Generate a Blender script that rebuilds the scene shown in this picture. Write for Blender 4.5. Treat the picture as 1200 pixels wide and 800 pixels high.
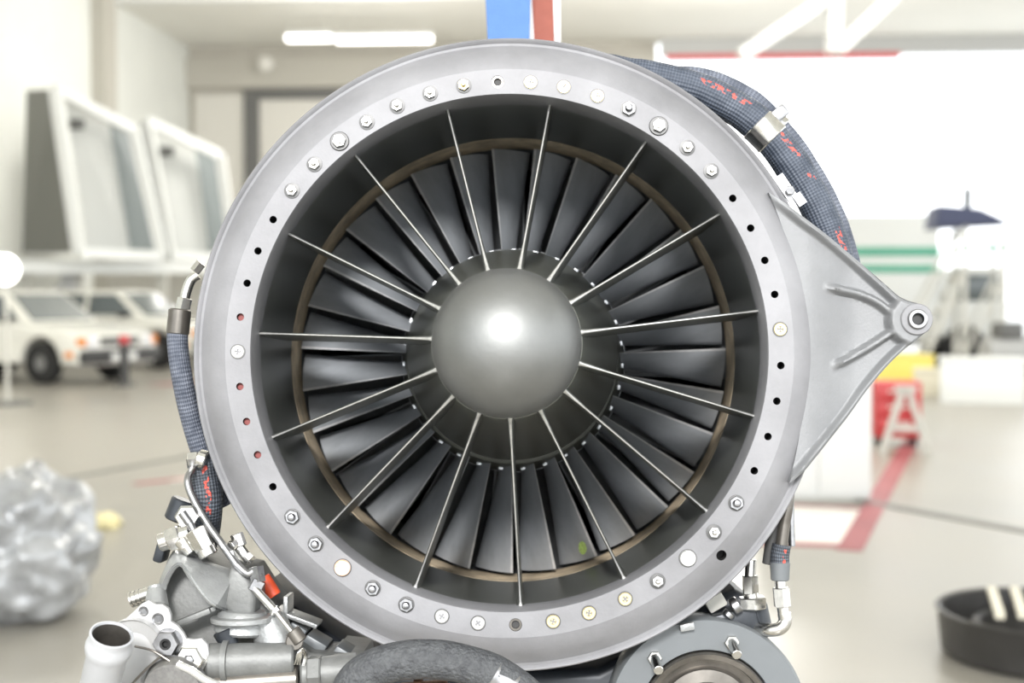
import bpy, bmesh, math, random
from mathutils import Vector, Matrix, noise as mnoise
random.seed(7)
PI = math.pi; R = math.radians
scene = bpy.context.scene
COL = scene.collection
for o in list(bpy.data.objects): bpy.data.objects.remove(o)

# ---------------------------------------------------------------- camera
FPX = 1623.0; CAMZ = 1.40; HORIZON = 340.0
PITCH = math.atan((400 - HORIZON) / FPX)
cam_d = bpy.data.cameras.new('camera'); cam = bpy.data.objects.new('camera', cam_d); COL.objects.link(cam)
cam_d.sensor_width = 36.0; cam_d.lens = FPX / 1200 * 36
cam.location = (0, 0, CAMZ); cam.rotation_euler = (PI / 2 - PITCH, 0, 0)
cam_d.dof.use_dof = True; cam_d.dof.focus_distance = 1.49; cam_d.dof.aperture_fstop = 4.0
cam_d.clip_start = 0.05; cam_d.clip_end = 500
scene.camera = cam

# ---------------------------------------------------------------- world, lights, exposure
world = bpy.data.worlds.new('World'); scene.world = world; world.use_nodes = True
bg = world.node_tree.nodes['Background']
bg.inputs['Color'].default_value = (0.95, 0.98, 1.0, 1); bg.inputs['Strength'].default_value = 2.6
def area_light(name, loc, target, size, power, col=(1, 1, 1)):
    d = bpy.data.lights.new(name, 'AREA'); d.shape = 'DISK'; d.size = size; d.energy = power; d.color = col
    o = bpy.data.objects.new(name, d); COL.objects.link(o); o.location = loc
    o.rotation_euler = (Vector(target) - Vector(loc)).to_track_quat('-Z', 'Y').to_euler()
    return o
# hangar floodlight high behind the photographer
area_light('floodlight', (-0.35, -4.2, 4.1), (0, 1.5, 1.33), 1.1, 520, (1, 0.98, 0.96))
# added fill points under the roof, brightening walls and ceiling
for x_, y_ in ((-5, 13), (-3, 30), (4, 13), (5, 30)):
    d_ = bpy.data.lights.new('roof_fill', 'POINT'); d_.energy = 850; d_.shadow_soft_size = 0.6; d_.color = (1, 0.97, 0.92)
    o_ = bpy.data.objects.new('roof_fill', d_); COL.objects.link(o_); o_.location = (x_, y_, 6.6)
vs = scene.view_settings
vs.view_transform = 'Standard'; vs.look = 'None'; vs.exposure = 0.15; vs.gamma = 1; vs.use_curve_mapping = False

# ---------------------------------------------------------------- geometry helpers
def ray(px, py):
    d = Vector(((px - 600) / FPX, 1.0, (400 - py) / FPX))
    return Matrix.Rotation(-PITCH, 3, 'X') @ d
def at(px, py, Y):
    d = ray(px, py); return Vector((0, 0, CAMZ)) + d * (Y / d.y)
def on_floor(px, py):
    d = ray(px, py); return Vector((0, 0, CAMZ)) + d * (-CAMZ / d.z)

def tagobj(o, label=None, cat=None, group=None, kind=None):
    if label: o['label'] = label
    if cat: o['category'] = cat
    if group: o['group'] = group
    if kind: o['kind'] = kind
    return o
def empty(name, loc=(0, 0, 0), rz=0):
    o = bpy.data.objects.new(name, None); COL.objects.link(o); o.location = loc; o.rotation_euler = (0, 0, rz)
    o.empty_display_size = 0.05
    return o
def link(name, me, parent=None, loc=(0, 0, 0), rot=(0, 0, 0)):
    o = bpy.data.objects.new(name, me); COL.objects.link(o); o.location = loc; o.rotation_euler = rot
    if parent: o.parent = parent
    return o
def mesh(bm, mat, name='m', smooth=True, angle=35):
    bmesh.ops.recalc_face_normals(bm, faces=bm.faces)
    me = bpy.data.meshes.new(name)
    if smooth:
        for f in bm.faces: f.smooth = True
        for e in bm.edges:
            if len(e.link_faces) == 2 and e.calc_face_angle(0) > R(angle): e.smooth = False
    bm.to_mesh(me); bm.free()
    for m in (mat if isinstance(mat, (list, tuple)) else [mat]): me.materials.append(m)
    return me
def part(name, bm, mat, parent=None, loc=(0, 0, 0), rot=(0, 0, 0), smooth=True, angle=35):
    return link(name, mesh(bm, mat, name, smooth, angle), parent, loc, rot)
def box(bm, c, s, rot=None, bevel=0):
    m = Matrix.Translation(c) @ (rot.to_4x4() if rot else Matrix()) @ Matrix.Diagonal((s[0], s[1], s[2], 1))
    g = bmesh.ops.create_cube(bm, size=1, matrix=m)
    if bevel:
        es = list({e for v in g['verts'] for e in v.link_edges})
        bmesh.ops.bevel(bm, geom=es, offset=bevel, segments=2, affect='EDGES', profile=0.5)
def frame_to(d):
    return Vector(d).normalized().to_track_quat('Z', 'Y').to_matrix()
def bar(bm, a, b, w, h=None):
    a, b = Vector(a), Vector(b); h = h or w
    box(bm, (a + b) / 2, (w, h, (b - a).length), frame_to(b - a))
def revolve(bm, prof, seg, origin=(0, 0, 0), axis=(0, 0, 1), closed=False):
    """prof: list of (r, h) along axis"""
    M = frame_to(axis); O = Vector(origin); rings = []
    for r, h in prof:
        if r < 1e-6: rings.append([bm.verts.new(O + M @ Vector((0, 0, h)))])
        else: rings.append([bm.verts.new(O + M @ Vector((r * math.cos(2 * PI * k / seg), r * math.sin(2 * PI * k / seg), h))) for k in range(seg)])
    pr = list(zip(rings, rings[1:])) + ([(rings[-1], rings[0])] if closed else [])
    for A, B in pr:
        for k in range(seg):
            q = (k + 1) % seg
            if len(A) == 1 and len(B) == 1: continue
            if len(A) == 1: bm.faces.new((A[0], B[k], B[q]))
            elif len(B) == 1: bm.faces.new((A[k], A[q], B[0]))
            else: bm.faces.new((A[k], A[q], B[q], B[k]))
def cyl(bm, a, b, r, seg=20, r2=None, bev=0.12):
    a, b = Vector(a), Vector(b); L = (b - a).length; r2 = r if r2 is None else r2; c = min(r, r2, L) * bev
    revolve(bm, [(0, 0), (r - c, 0), (r, c), (r2, L - c), (r2 - c, L), (0, L)], seg, a, b - a)
def hexa(bm, a, b, r): cyl(bm, a, b, r, 6, bev=0.1)
def spline(pts, n=12):
    pts = [Vector(p) for p in pts]; P = [2 * pts[0] - pts[1]] + pts + [2 * pts[-1] - pts[-2]]; out = []
    for i in range(1, len(P) - 2):
        for k in range(n):
            t = k / n; a, b, c, d = P[i - 1], P[i], P[i + 1], P[i + 2]
            out.append(0.5 * ((2 * b) + (c - a) * t + (2 * a - 5 * b + 4 * c - d) * t * t + (3 * b - a - 3 * c + d) * t ** 3))
    out.append(pts[-1]); return out
def tube(bm, pts, r, seg=20, n=12, up=(0, -1, 0), wob=0.0):
    """tube with UV: u = length in metres, v = 0..1 round, v=0 faces `up`"""
    P = spline(pts, n) if len(pts) > 2 else [Vector(p) for p in pts]
    uvl = bm.loops.layers.uv.verify(); rings = []; us = []; u = 0
    for i, p in enumerate(P):
        t = (P[min(i + 1, len(P) - 1)] - P[max(i - 1, 0)]).normalized()
        x = (Vector(up) - t * t.dot(Vector(up))).normalized(); y = t.cross(x)
        if i: u += (p - P[i - 1]).length
        us.append(u); rr = r(i / (len(P) - 1)) if callable(r) else r
        rr *= 1 + wob * mnoise.noise(p * 40)
        rings.append([bm.verts.new(p + (x * math.cos(2 * PI * k / seg) + y * math.sin(2 * PI * k / seg)) * rr) for k in range(seg)])
    for i in range(len(P) - 1):
        for k in range(seg):
            q = (k + 1) % seg
            f = bm.faces.new((rings[i][k], rings[i][q], rings[i + 1][q], rings[i + 1][k]))
            for lp, (uu, vv) in zip(f.loops, ((us[i], k), (us[i], k + 1), (us[i + 1], k + 1), (us[i + 1], k))): lp[uvl].uv = (uu, vv / seg)
    bm.faces.new(rings[0][::-1]); bm.faces.new(rings[-1])
def prism(bm, pts, d, bevel=0.0, seg=2):
    """closed outline of 3-D points, extruded by vector d"""
    d = Vector(d); A = [bm.verts.new(p) for p in pts]; B = [bm.verts.new(Vector(p) + d) for p in pts]; n = len(pts)
    fs = [bm.faces.new(A), bm.faces.new(B[::-1])]
    for i in range(n): fs.append(bm.faces.new((A[i], B[i], B[(i + 1) % n], A[(i + 1) % n])))
    if bevel:
        es = list({e for f in fs[:2] for e in f.edges})
        bmesh.ops.recalc_face_normals(bm, faces=fs)
        bmesh.ops.bevel(bm, geom=es, offset=bevel, segments=seg, affect='EDGES', profile=0.5)
def lerp(a, b, t): return a + (b - a) * t
def sstep(a, b, x):
    t = max(0, min(1, (x - a) / (b - a))); return t * t * (3 - 2 * t)

# ---------------------------------------------------------------- materials
def mat(name, col, rough=0.5, metal=0.0, var=0.0, scale=20.0, col2=None, bump=0.0, bscale=60.0, emit=0.0, coat=0.0, rvar=0.0, stretch=None, detail=6):
    m = bpy.data.materials.new(name); m.use_nodes = True; nt = m.node_tree; N = nt.nodes; L = nt.links
    b = N['Principled BSDF']; b.inputs['Roughness'].default_value = rough; b.inputs['Metallic'].default_value = metal
    c = (*col, 1); b.inputs['Base Color'].default_value = c
    if coat: b.inputs['Coat Weight'].default_value = coat
    if emit: b.inputs['Emission Color'].default_value = c; b.inputs['Emission Strength'].default_value = emit
    if var or bump or rvar:
        tc = N.new('ShaderNodeTexCoord'); src = tc.outputs['Object']
        if stretch:
            mp = N.new('ShaderNodeMapping'); mp.inputs['Scale'].default_value = stretch; L.new(src, mp.inputs['Vector']); src = mp.outputs['Vector']
    if var or rvar:
        n = N.new('ShaderNodeTexNoise'); n.inputs['Scale'].default_value = scale; n.inputs['Detail'].default_value = detail; n.inputs['Roughness'].default_value = 0.62
        L.new(src, n.inputs['Vector'])
        rp = N.new('ShaderNodeValToRGB'); rp.color_ramp.elements[0].position = 0.32; rp.color_ramp.elements[1].position = 0.68
        rp.color_ramp.elements[0].color = (*(col2 or [x * (1 - var) for x in col]), 1); rp.color_ramp.elements[1].color = c
        L.new(n.outputs['Fac'], rp.inputs['Fac'])
        if var: L.new(rp.outputs['Color'], b.inputs['Base Color'])
        if rvar:
            mr = N.new('ShaderNodeMapRange'); mr.inputs['To Min'].default_value = rough - rvar; mr.inputs['To Max'].default_value = rough + rvar
            L.new(n.outputs['Fac'], mr.inputs['Value']); L.new(mr.outputs['Result'], b.inputs['Roughness'])
    if bump:
        n2 = N.new('ShaderNodeTexNoise'); n2.inputs['Scale'].default_value = bscale; n2.inputs['Detail'].default_value = 4
        L.new(src, n2.inputs['Vector']); bp = N.new('ShaderNodeBump'); bp.inputs['Strength'].default_value = bump; bp.inputs['Distance'].default_value = 0.01
        L.new(n2.outputs['Fac'], bp.inputs['Height']); L.new(bp.outputs['Normal'], b.inputs['Normal'])
    return m
def braid_mat(name, base, light, red=None, rv=0.0, freq=900.0):
    """woven sleeve; optional printed red dashes in a strip along the hose"""
    m = bpy.data.materials.new(name); m.use_nodes = True; nt = m.node_tree; N = nt.nodes; L = nt.links
    b = N['Principled BSDF']; b.inputs['Roughness'].default_value = 0.55
    uv = N.new('ShaderNodeUVMap'); sx = N.new('ShaderNodeSeparateXYZ'); L.new(uv.outputs['UV'], sx.inputs['Vector'])
    def math_(op, a, b_=None, c=None):
        n = N.new('ShaderNodeMath'); n.operation = op
        for i, v in enumerate((a, b_, c)):
            if v is None: continue
            if isinstance(v, (int, float)): n.inputs[i].default_value = v
            else: L.new(v, n.inputs[i])
        return n.outputs[0]
    a1 = math_('SINE', math_('MULTIPLY_ADD', sx.outputs['X'], freq, math_('MULTIPLY', sx.outputs['Y'], 2 * PI * 14)))
    a2 = math_('SINE', math_('MULTIPLY_ADD', sx.outputs['X'], freq, math_('MULTIPLY', sx.outputs['Y'], -2 * PI * 14)))
    h = math_('MULTIPLY', a1, a2)
    hh = math_('MULTIPLY_ADD', h, 0.5, 0.5)
    nz = N.new('ShaderNodeTexNoise'); nz.inputs['Scale'].default_value = 55; tc = N.new('ShaderNodeTexCoord'); L.new(tc.outputs['Object'], nz.inputs['Vector'])
    fac = math_('MULTIPLY', hh, math_('MULTIPLY_ADD', nz.outputs['Fac'], 2.4, -0.6))
    mx = N.new('ShaderNodeMix'); mx.data_type = 'RGBA'; mx.inputs['A'].default_value = (*base, 1); mx.inputs['B'].default_value = (*light, 1)
    mx.clamp_factor = True
    L.new(fac, mx.inputs['Factor']); out = mx.outputs['Result']
    if red:
        n2 = N.new('ShaderNodeTexNoise'); n2.inputs['Scale'].default_value = 190; n2.inputs['Detail'].default_value = 2; L.new(tc.outputs['Object'], n2.inputs['Vector'])
        strip = math_('LESS_THAN', math_('ABSOLUTE', math_('SUBTRACT', sx.outputs['Y'], rv)), 0.03)
        n3 = N.new('ShaderNodeTexNoise'); n3.inputs['Scale'].default_value = 14; L.new(tc.outputs['Object'], n3.inputs['Vector'])
        on = math_('MULTIPLY', math_('MULTIPLY', strip, math_('GREATER_THAN', n2.outputs['Fac'], 0.53)), math_('GREATER_THAN', n3.outputs['Fac'], 0.50))
        m2 = N.new('ShaderNodeMix'); m2.data_type = 'RGBA'; L.new(on, m2.inputs['Factor']); L.new(out, m2.inputs['A']); m2.inputs['B'].default_value = (*red, 1)
        out = m2.outputs['Result']
    L.new(out, b.inputs['Base Color'])
    bp = N.new('ShaderNodeBump'); bp.inputs['Strength'].default_value = 0.6; bp.inputs['Distance'].default_value = 0.002; L.new(hh, bp.inputs['Height']); L.new(bp.outputs['Normal'], b.inputs['Normal'])
    return m

M = {}
M['flange'] = mat('cast_aluminium_flange', (0.275, 0.275, 0.287), 0.57, 0.2, 0.36, 6, bump=0.04, bscale=300, rvar=0.07)
M['lug'] = mat('cast_aluminium_lug', (0.235, 0.24, 0.247), 0.56, 0.2, 0.2, 14, bump=0.08, bscale=420, rvar=0.06)
M['duct'] = mat('olive_grey_duct_paint', (0.12, 0.125, 0.112), 0.34, 0.15, 0.2, 18, rvar=0.05)
M['hub'] = mat('olive_grey_hub_paint', (0.13, 0.135, 0.118), 0.36, 0.25, 0.25, 30, rvar=0.05)
M['nose'] = mat('satin_grey_spinner', (0.25, 0.255, 0.25), 0.50, 0.88, 0.12, 25, bump=0.02, bscale=200, rvar=0.03)
M['vane'] = mat('dark_vane_paint', (0.14, 0.145, 0.135), 0.36, 0.3, 0.2, 40)
M['edge'] = mat('bare_worn_edge', (0.68, 0.68, 0.66), 0.36, 0.7, 0.25, 120)
M['blade'] = mat('blue_grey_blade', (0.42, 0.445, 0.475), 0.40, 0.25, 0.25, 30, rvar=0.06, stretch=(1, 1, .6))
M['bladeedge'] = mat('blade_worn_edge', (0.80, 0.81, 0.82), 0.4, 0.3, 0.3, 90)
M['stator'] = mat('dark_stator', (0.25, 0.26, 0.27), 0.42, 0.3, 0.3, 30)
M['tab'] = mat('bright_tab_metal', (0.6, 0.62, 0.64), 0.3, 0.9)
M['tan'] = mat('tan_abradable_band', (0.86, 0.70, 0.49), 0.75, 0, 0.45, 35)
M['steel'] = mat('bright_zinc_steel', (0.78, 0.77, 0.74), 0.2, 1.0, 0.2, 150)
M['dsteel'] = mat('dull_dark_steel', (0.42, 0.42, 0.43), 0.3, 1.0, 0.3, 150)
M['white_head'] = mat('pale_plated_head', (0.62, 0.62, 0.60), 0.32, 0.6)
M['orange_head'] = mat('pale_head_orange_dab', (0.9, 0.86, 0.8), 0.35, 0.3, 0.5, 110, col2=(0.85, 0.40, 0.16))
M['brass'] = mat('brass_plated_screw', (0.80, 0.68, 0.40), 0.3, 0.8, 0.2, 150)
M['black'] = mat('black_void', (0.012, 0.012, 0.013), 0.7)
M['hole_shade'] = mat('dark_hole_shade', (0.05, 0.05, 0.05), 0.6, 0.3)  # dark colour stands in for the shade inside deep holes
M['gap_shade'] = mat('dark_gap_shade', (0.10, 0.10, 0.10), 0.45, 0.6)  # dark colour stands in for the shaded recess gap round fasteners
M['redplug'] = mat('dark_red_plug', (0.22, 0.04, 0.035), 0.5)
M['dark'] = mat('dark_blue_black_casting', (0.035, 0.040, 0.048), 0.38, 0.3, 0.4, 30)
M['casting'] = mat('sand_cast_magnesium', (0.42, 0.43, 0.43), 0.36, 0.5, 0.35, 16, bump=0.12, bscale=300, rvar=0.1)
M['casting2'] = mat('dull_gearbox_casting', (0.22, 0.225, 0.22), 0.52, 0.35, 0.4, 20, bump=0.07, bscale=260, rvar=0.1)
M['plate'] = mat('pale_machined_plate', (0.50, 0.50, 0.50), 0.42, 0.3, 0.1, 30)
M['pipe'] = mat('pale_silver_pipe', (0.52, 0.53, 0.55), 0.45, 0.25, 0.1, 20)
M['cover'] = mat('slate_grey_cover_paint', (0.150, 0.162, 0.170), 0.42, 0.15, 0.12, 12)
M['bore'] = mat('brown_oiled_bore', (0.20, 0.185, 0.165), 0.3, 0.7, 0.4, 30)
M['rubber'] = mat('black_fabric_rubber', (0.045, 0.047, 0.052), 0.62, 0, 0.5, 120, bump=0.5, bscale=260, col2=(0.09, 0.095, 0.10))
M['copper'] = mat('dull_copper', (0.30, 0.17, 0.11), 0.4, 0.8, 0.4, 60)
M['orange'] = mat('orange_red_cap', (0.75, 0.10, 0.04), 0.45)
M['green'] = mat('lime_paint_dab', (0.62, 0.85, 0.25), 0.6, 0, 0.4, 300)
M['braid'] = braid_mat('blue_grey_braid_red_print', (0.035, 0.045, 0.065), (0.13, 0.15, 0.19), (0.55, 0.10, 0.08), 0.94)
M['braid2'] = braid_mat('blue_grey_braid', (0.05, 0.06, 0.085), (0.22, 0.24, 0.29), None, 0, 700)
M['braid3'] = braid_mat('black_braid_red_print', (0.02, 0.023, 0.03), (0.12, 0.14, 0.17), (0.5, 0.08, 0.06), 0.95)
M['blue_strap'] = mat('sky_blue_webbing', (0.085, 0.19, 0.46), 0.7, 0, 0.1, 40, bump=0.2, bscale=400)
M['brown_strap'] = mat('red_brown_webbing', (0.33, 0.10, 0.07), 0.75, 0, 0.15, 40, bump=0.2, bscale=400)
M['white_strap'] = mat('white_webbing_edge', (0.85, 0.85, 0.85), 0.7)
# setting
M['floor'] = mat('worn_painted_concrete', (0.335, 0.317, 0.277), 0.32, 0, 0.16, 0.55, bump=0.03, bscale=8, rvar=0.10, detail=8)
M['apron'] = mat('pale_apron_concrete', (0.62, 0.62, 0.60), 0.8, 0, 0.1, 0.4)
M['wall'] = mat('pale_green_white_wall', (0.72, 0.73, 0.69), 0.7, 0, 0.06, 0.8)
M['pillar'] = mat('beige_pillar', (0.46, 0.44, 0.39), 0.7)
M['backwall'] = mat('beige_back_wall', (0.50, 0.475, 0.42), 0.7, 0, 0.08, 0.7)
M['panel'] = mat('light_door_panel', (0.66, 0.64, 0.59), 0.6)
M['darkgrey'] = mat('dark_grey_frame', (0.13, 0.13, 0.125), 0.5)
M['ceiling'] = mat('cream_ceiling', (0.84, 0.83, 0.78), 0.8, 0, 0.05, 0.6)
M['white_steel'] = mat('white_painted_steel', (0.74, 0.75, 0.73), 0.4)
M['grey_steel'] = mat('grey_painted_steel', (0.42, 0.42, 0.41), 0.5)
M['blue_grey'] = mat('blue_grey_sheet', (0.19, 0.215, 0.215), 0.5)
M['side_shade'] = mat('shaded_side_grey', (0.20, 0.20, 0.18), 0.55)  # shaded side of the white cabins, put in as a darker grey
M['lamp'] = mat('fluorescent_tube_light', (1.0, 0.98, 0.93), 0.5, emit=5.0)
M['redline'] = mat('red_floor_paint', (0.36, 0.085, 0.095), 0.5, 0, 0.25, 3)
M['whiteline'] = mat('white_floor_paint', (0.80, 0.78, 0.72), 0.35, 0, 0.08, 2)
M['seam'] = mat('dark_floor_joint', (0.17, 0.165, 0.15), 0.5, 0, 0.3, 2)
M['car'] = mat('white_car_paint', (0.80, 0.79, 0.73), 0.25, 0, coat=0.6)
M['glass'] = mat('dark_car_glass', (0.10, 0.12, 0.125), 0.08, 0.0, coat=0.5)
M['tyre'] = mat('black_tyre', (0.018, 0.018, 0.018), 0.8)
M['rim'] = mat('grey_wheel_rim', (0.25, 0.25, 0.25), 0.4, 0.5)
M['amber'] = mat('amber_lens', (0.75, 0.25, 0.03), 0.3)
M['headlamp'] = mat('headlamp_glass', (0.85, 0.85, 0.86), 0.1, 0.3)
M['rubberb'] = mat('dark_bumper', (0.05, 0.05, 0.05), 0.6)
M['red'] = mat('red_painted_steel', (0.55, 0.045, 0.05), 0.4)
M['pale_grey'] = mat('pale_grey_steel', (0.60, 0.59, 0.54), 0.5)
M['stripe_green'] = mat('green_stripe_paint', (0.10, 0.40, 0.27), 0.5)
M['navy'] = mat('navy_canvas', (0.05, 0.06, 0.12), 0.6)
M['yellow'] = mat('yellow_plastic', (0.80, 0.66, 0.15), 0.5)
M['tray'] = mat('dark_rubber_tray', (0.040, 0.038, 0.036), 0.42, 0, 0.3, 12)
M['trayliner'] = mat('beige_dusty_tray_floor', (0.42, 0.38, 0.32), 0.6, 0, 0.2, 8)
M['cream'] = mat('cream_stick', (0.66, 0.62, 0.50), 0.55)
M['foil'] = mat('crumpled_silver_plastic', (0.46, 0.47, 0.48), 0.3, 0.3, 0.45, 7, bump=0.4, bscale=14, rvar=0.12)
M['rag'] = mat('pale_yellow_rag', (0.80, 0.72, 0.42), 0.8, 0, 0.15, 20)
M['window'] = mat('cloudy_window_pane', (0.50, 0.51, 0.49), 0.3, 0)

# ---------------------------------------------------------------- the hangar (rotated a few degrees about the camera's upright)
PSI = R(3.77)
def H(x, y, z=0): return Vector((x * math.cos(PSI) + y * math.sin(PSI), -x * math.sin(PSI) + y * math.cos(PSI), z))
def struct(name, bm, m, label, parent=None):
    o = part(name, bm, m, parent, smooth=False)
    if parent is None:
        o.rotation_euler = (0, 0, -PSI); tagobj(o, label, name.split('_')[0], kind='structure')
    return o
CEIL = 8.5; XL = -12.1; YB = 40.0
bm = bmesh.new(); box(bm, (2, 15, -0.1), (36, 50, 0.2)); floor = struct('floor', bm, M['floor'], 'pale worn concrete hangar floor with red painted lines')
bm = bmesh.new(); box(bm, (2, 100, -0.13), (160, 120, 0.2)); struct('ground', bm, M['apron'], 'bright concrete apron outside the open hangar door')
bm = bmesh.new(); box(bm, (XL - 0.15, 16, CEIL / 2), (0.3, 48, CEIL)); wl = struct('wall_left', bm, M['wall'], 'pale hangar side wall on the left with a beige pillar')
for y in (14.0, 23.3, 32.6):
    bm = bmesh.new(); box(bm, (XL + 0.18, y, CEIL / 2), (0.36, 0.75, CEIL)); part('pillar', bm, M['pillar'], wl, smooth=False)
bm = bmesh.new(); box(bm, (XL + 6.8, YB + 0.15, CEIL / 2), (13.6, 0.3, CEIL)); wb = struct('wall_back', bm, M['backwall'], 'beige far wall of the hangar with pale sliding panels')
def back_box(name, x0, x1, z0, z1, d, m, par=wb):
    bm = bmesh.new(); box(bm, ((x0 + x1) / 2, YB - d / 2, (z0 + z1) / 2), (x1 - x0, d, z1 - z0)); return part(name, bm, m, par, smooth=False)
back_box('beam', XL, 1.5, 7.25, 8.1, 0.3, M['pillar'])
back_box('door_panel', -11.9, -10.45, 0, 7.1, 0.10, M['panel'])
back_box('door_post', -10.42, -10.0, 0, 7.2, 0.22, M['darkgrey'])
back_box('door_lintel', -10.0, -4.2, 6.95, 7.2, 0.22, M['darkgrey'])
back_box('door_panel', -9.98, -7.1, 0, 6.92, 0.12, M['panel'])
back_box('door_panel', -7.05, -4.2, 0, 6.92, 0.12, M['panel'])
bm = bmesh.new(); box(bm, (2, 17, CEIL + 0.1), (30, 47, 0.2)); ceil = struct('ceiling', bm, M['ceiling'], 'cream hangar ceiling with white roof beams')
for y in (12, 19, 26, 33):
    bm = bmesh.new(); box(bm, (2, y, CEIL - 0.09), (28, 0.3, 0.18)); part('roof_beam', bm, M['white_steel'], ceil, smooth=False)
bm = bmesh.new(); box(bm, (8.3, YB - 0.25, 8.42), (13.4, 0.5, 0.76)); tr = struct('trim_1', bm, M['grey_steel'], 'grey door header beam above the open hangar door')
bm = bmesh.new(); box(bm, (5.0, YB - 0.25, 7.98), (6.5, 0.44, 0.14)); part('red_edge', bm, M['red'], tr, smooth=False)
# floor paint and joints (thin coats lying on the floor)
def floor_strip(name, a, b, w, m, parent=floor, z=0.003):
    a, b = Vector(a), Vector(b); d = (b - a); d.z = 0; n = Vector((-d.y, d.x, 0)).normalized() * w / 2
    bm = bmesh.new(); pts = [a - n, b - n, b + n, a + n]
    prism(bm, [Vector((p.x, p.y, 0.0)) for p in pts], (0, 0, z))
    o = part(name, bm, m, None, smooth=False); o.parent = parent; o.matrix_parent_inverse = Matrix.Rotation(-PSI, 4, 'Z').inverted(); return o
P = on_floor
bm = bmesh.new(); prism(bm, [P(900, 588), P(1022, 600), P(984, 640), P(870, 636)], (0, 0, 0.002))
o = part('painted_bay', bm, M['whiteline'], None, smooth=False); o.parent = floor; o.matrix_parent_inverse = Matrix.Rotation(-PSI, 4, 'Z').inverted()
floor_strip('painted_line', P(995, 645), P(1068, 515), 0.14, M['redline'], z=0.004)
floor_strip('painted_line', P(1000, 640), P(840, 634), 0.10, M['redline'], z=0.005)
floor_strip('painted_line', P(1018, 596), P(880, 590), 0.07, M['redline'], z=0.005)
floor_strip('floor_joint', P(900, 566), P(1240, 630), 0.10, M['seam'], z=0.006)
floor_strip('floor_joint', P(-60, 586), P(300, 520), 0.10, M['seam'], z=0.004)
floor_strip('painted_line', P(158, 567), P(330, 548), 0.09, M['redline'], z=0.004)
bm = bmesh.new(); prism(bm, [P(186, 564), P(330, 536), P(330, 560)], (0, 0, 0.003))
o = part('painted_bay', bm, M['whiteline'], None, smooth=False); o.parent = floor; o.matrix_parent_inverse = Matrix.Rotation(-PSI, 4, 'Z').inverted()
floor_strip('painted_line', P(182, 451), P(330, 440), 0.35, M['redline'], z=0.004)

# ================================================================ THE ENGINE
D0 = 1.5
VPX, VPY = 628.0, 472.0
E0 = at(596, 411, D0)
ya = ray(VPX, VPY).normalized(); xa = ya.cross(Vector((0, 0, 1))).normalized(); za = xa.cross(ya)
EM = Matrix((xa, ya, za)).transposed().to_4x4(); EM.translation = E0
EI = EM.inverted()
eng = empty('jet_engine'); eng.matrix_world = EM
tagobj(eng, 'large grey jet engine seen from the front, round intake with dark vanes and fan', 'engine')
CO = EI @ Vector((0, 0, CAMZ))
def e(px, py, y=0.0):
    """point of the engine's own frame at depth y behind the flange face"""
    d = EI.to_3x3() @ ray(px, py); return CO + d * ((y - CO.y) / d.y)
S = D0 / FPX                                  # metres per pixel at the flange
def pol(a, r, y=0.0): return Vector((r * math.sin(R(a)), y, r * math.cos(R(a))))
YAX = (0, 1, 0)

# --- flange: turned profile (r, depth), bolt holes cut through
prof = [(.2795, .05), (.2795, .004), (.2812, 0), (.2830, 0), (.2860, 0), (.3040, 0), (.3085, 0), (.313, .0015), (.321, .0052), (.329, .0110), (.3355, .0178), (.3395, .0215),
        (.3425, .0222), (.3445, .0200), (.3466, .0190), (.3480, .0205), (.3484, .0240), (.3480, .030), (.342, .036), (.330, .042), (.322, .05)]
bm = bmesh.new(); revolve(bm, prof, 256, axis=YAX, closed=True)
me_f = mesh(bm, M['flange'], 'intake_flange', angle=28)
items = [  # pixel of each fastener or hole round the flange
 (583,92,'recess'),(622,94,'brass'),(661,100,'brass'),(701,110,'brass'),(738,125,'stud'),(773,146,'big'),(808,170,'nut'),(836,198,'nut'),
 (859,232,'hole'),(880,267,'hole'),(896,305,'hole'),(907,345,'hole'),(912,386,'brass'),(912,428,'hole'),(906,469,'hole'),(896,510,'hole'),(879,549,'hole'),
 (858,586,'stud'),(833,620,'nut'),(801,648,'plain'),(767,675,'nut'),(729,694,'brass'),(688,711,'brass'),(647,721,'brass'),(604,725,'recess'),
 (561,723,'white'),(519,717,'white'),(477,706,'stud'),(438,687,'stud'),(403,663,'dab'),(371,636,'stud'),(343,605,'stud'),
 (320,570,'hole'),(301,533,'red'),(288,494,'red'),(279,453,'red'),(277,412,'white'),(279,371,'red'),(287,331,'hole'),(300,293,'hole'),(318,256,'hole'),
 (339,221,'nut'),(365,189,'nut'),(396,163,'big'),(428,140,'nut'),(464,121,'nut'),(503,106,'nut'),(543,98,'brassnut'),(846,651,'hole')]
cut = bmesh.new(); holes = []
for px, py, k in items:
    p = e(px, py, 0)
    if not (px == 846): p = p.normalized() * 0.2945
    else: p.y = 0.0
    if k in ('hole', 'red', 'recess'):
        r = 0.0041 if k != 'recess' else 0.0070
        if px == 846: r = 0.0058
        cyl(cut, p + Vector((0, -.01, 0)), p + Vector((0, .032 if k != 'recess' else .0045, 0)), r, 20, bev=0)
        if k == 'recess': holes.append((p, 'recess'))
    holes.append((p, k))
tmpf = link('tmpf', me_f); cme = mesh(cut, M['hole_shade'], 'cut'); tmpc = link('tmpc', cme)  # cutter passes its shade-dark colour to the hole walls
bo = tmpf.modifiers.new('b', 'BOOLEAN'); bo.object = tmpc; bo.operation = 'DIFFERENCE'; bo.solver = 'EXACT'; bo.material_mode = 'TRANSFER'
bpy.context.view_layer.update()
me2 = bpy.data.meshes.new_from_object(tmpf.evaluated_get(bpy.context.evaluated_depsgraph_get()))
bpy.data.objects.remove(tmpf); bpy.data.objects.remove(tmpc)
me2.name = 'intake_flange'
bm = bmesh.new(); bm.from_mesh(me2)
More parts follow.
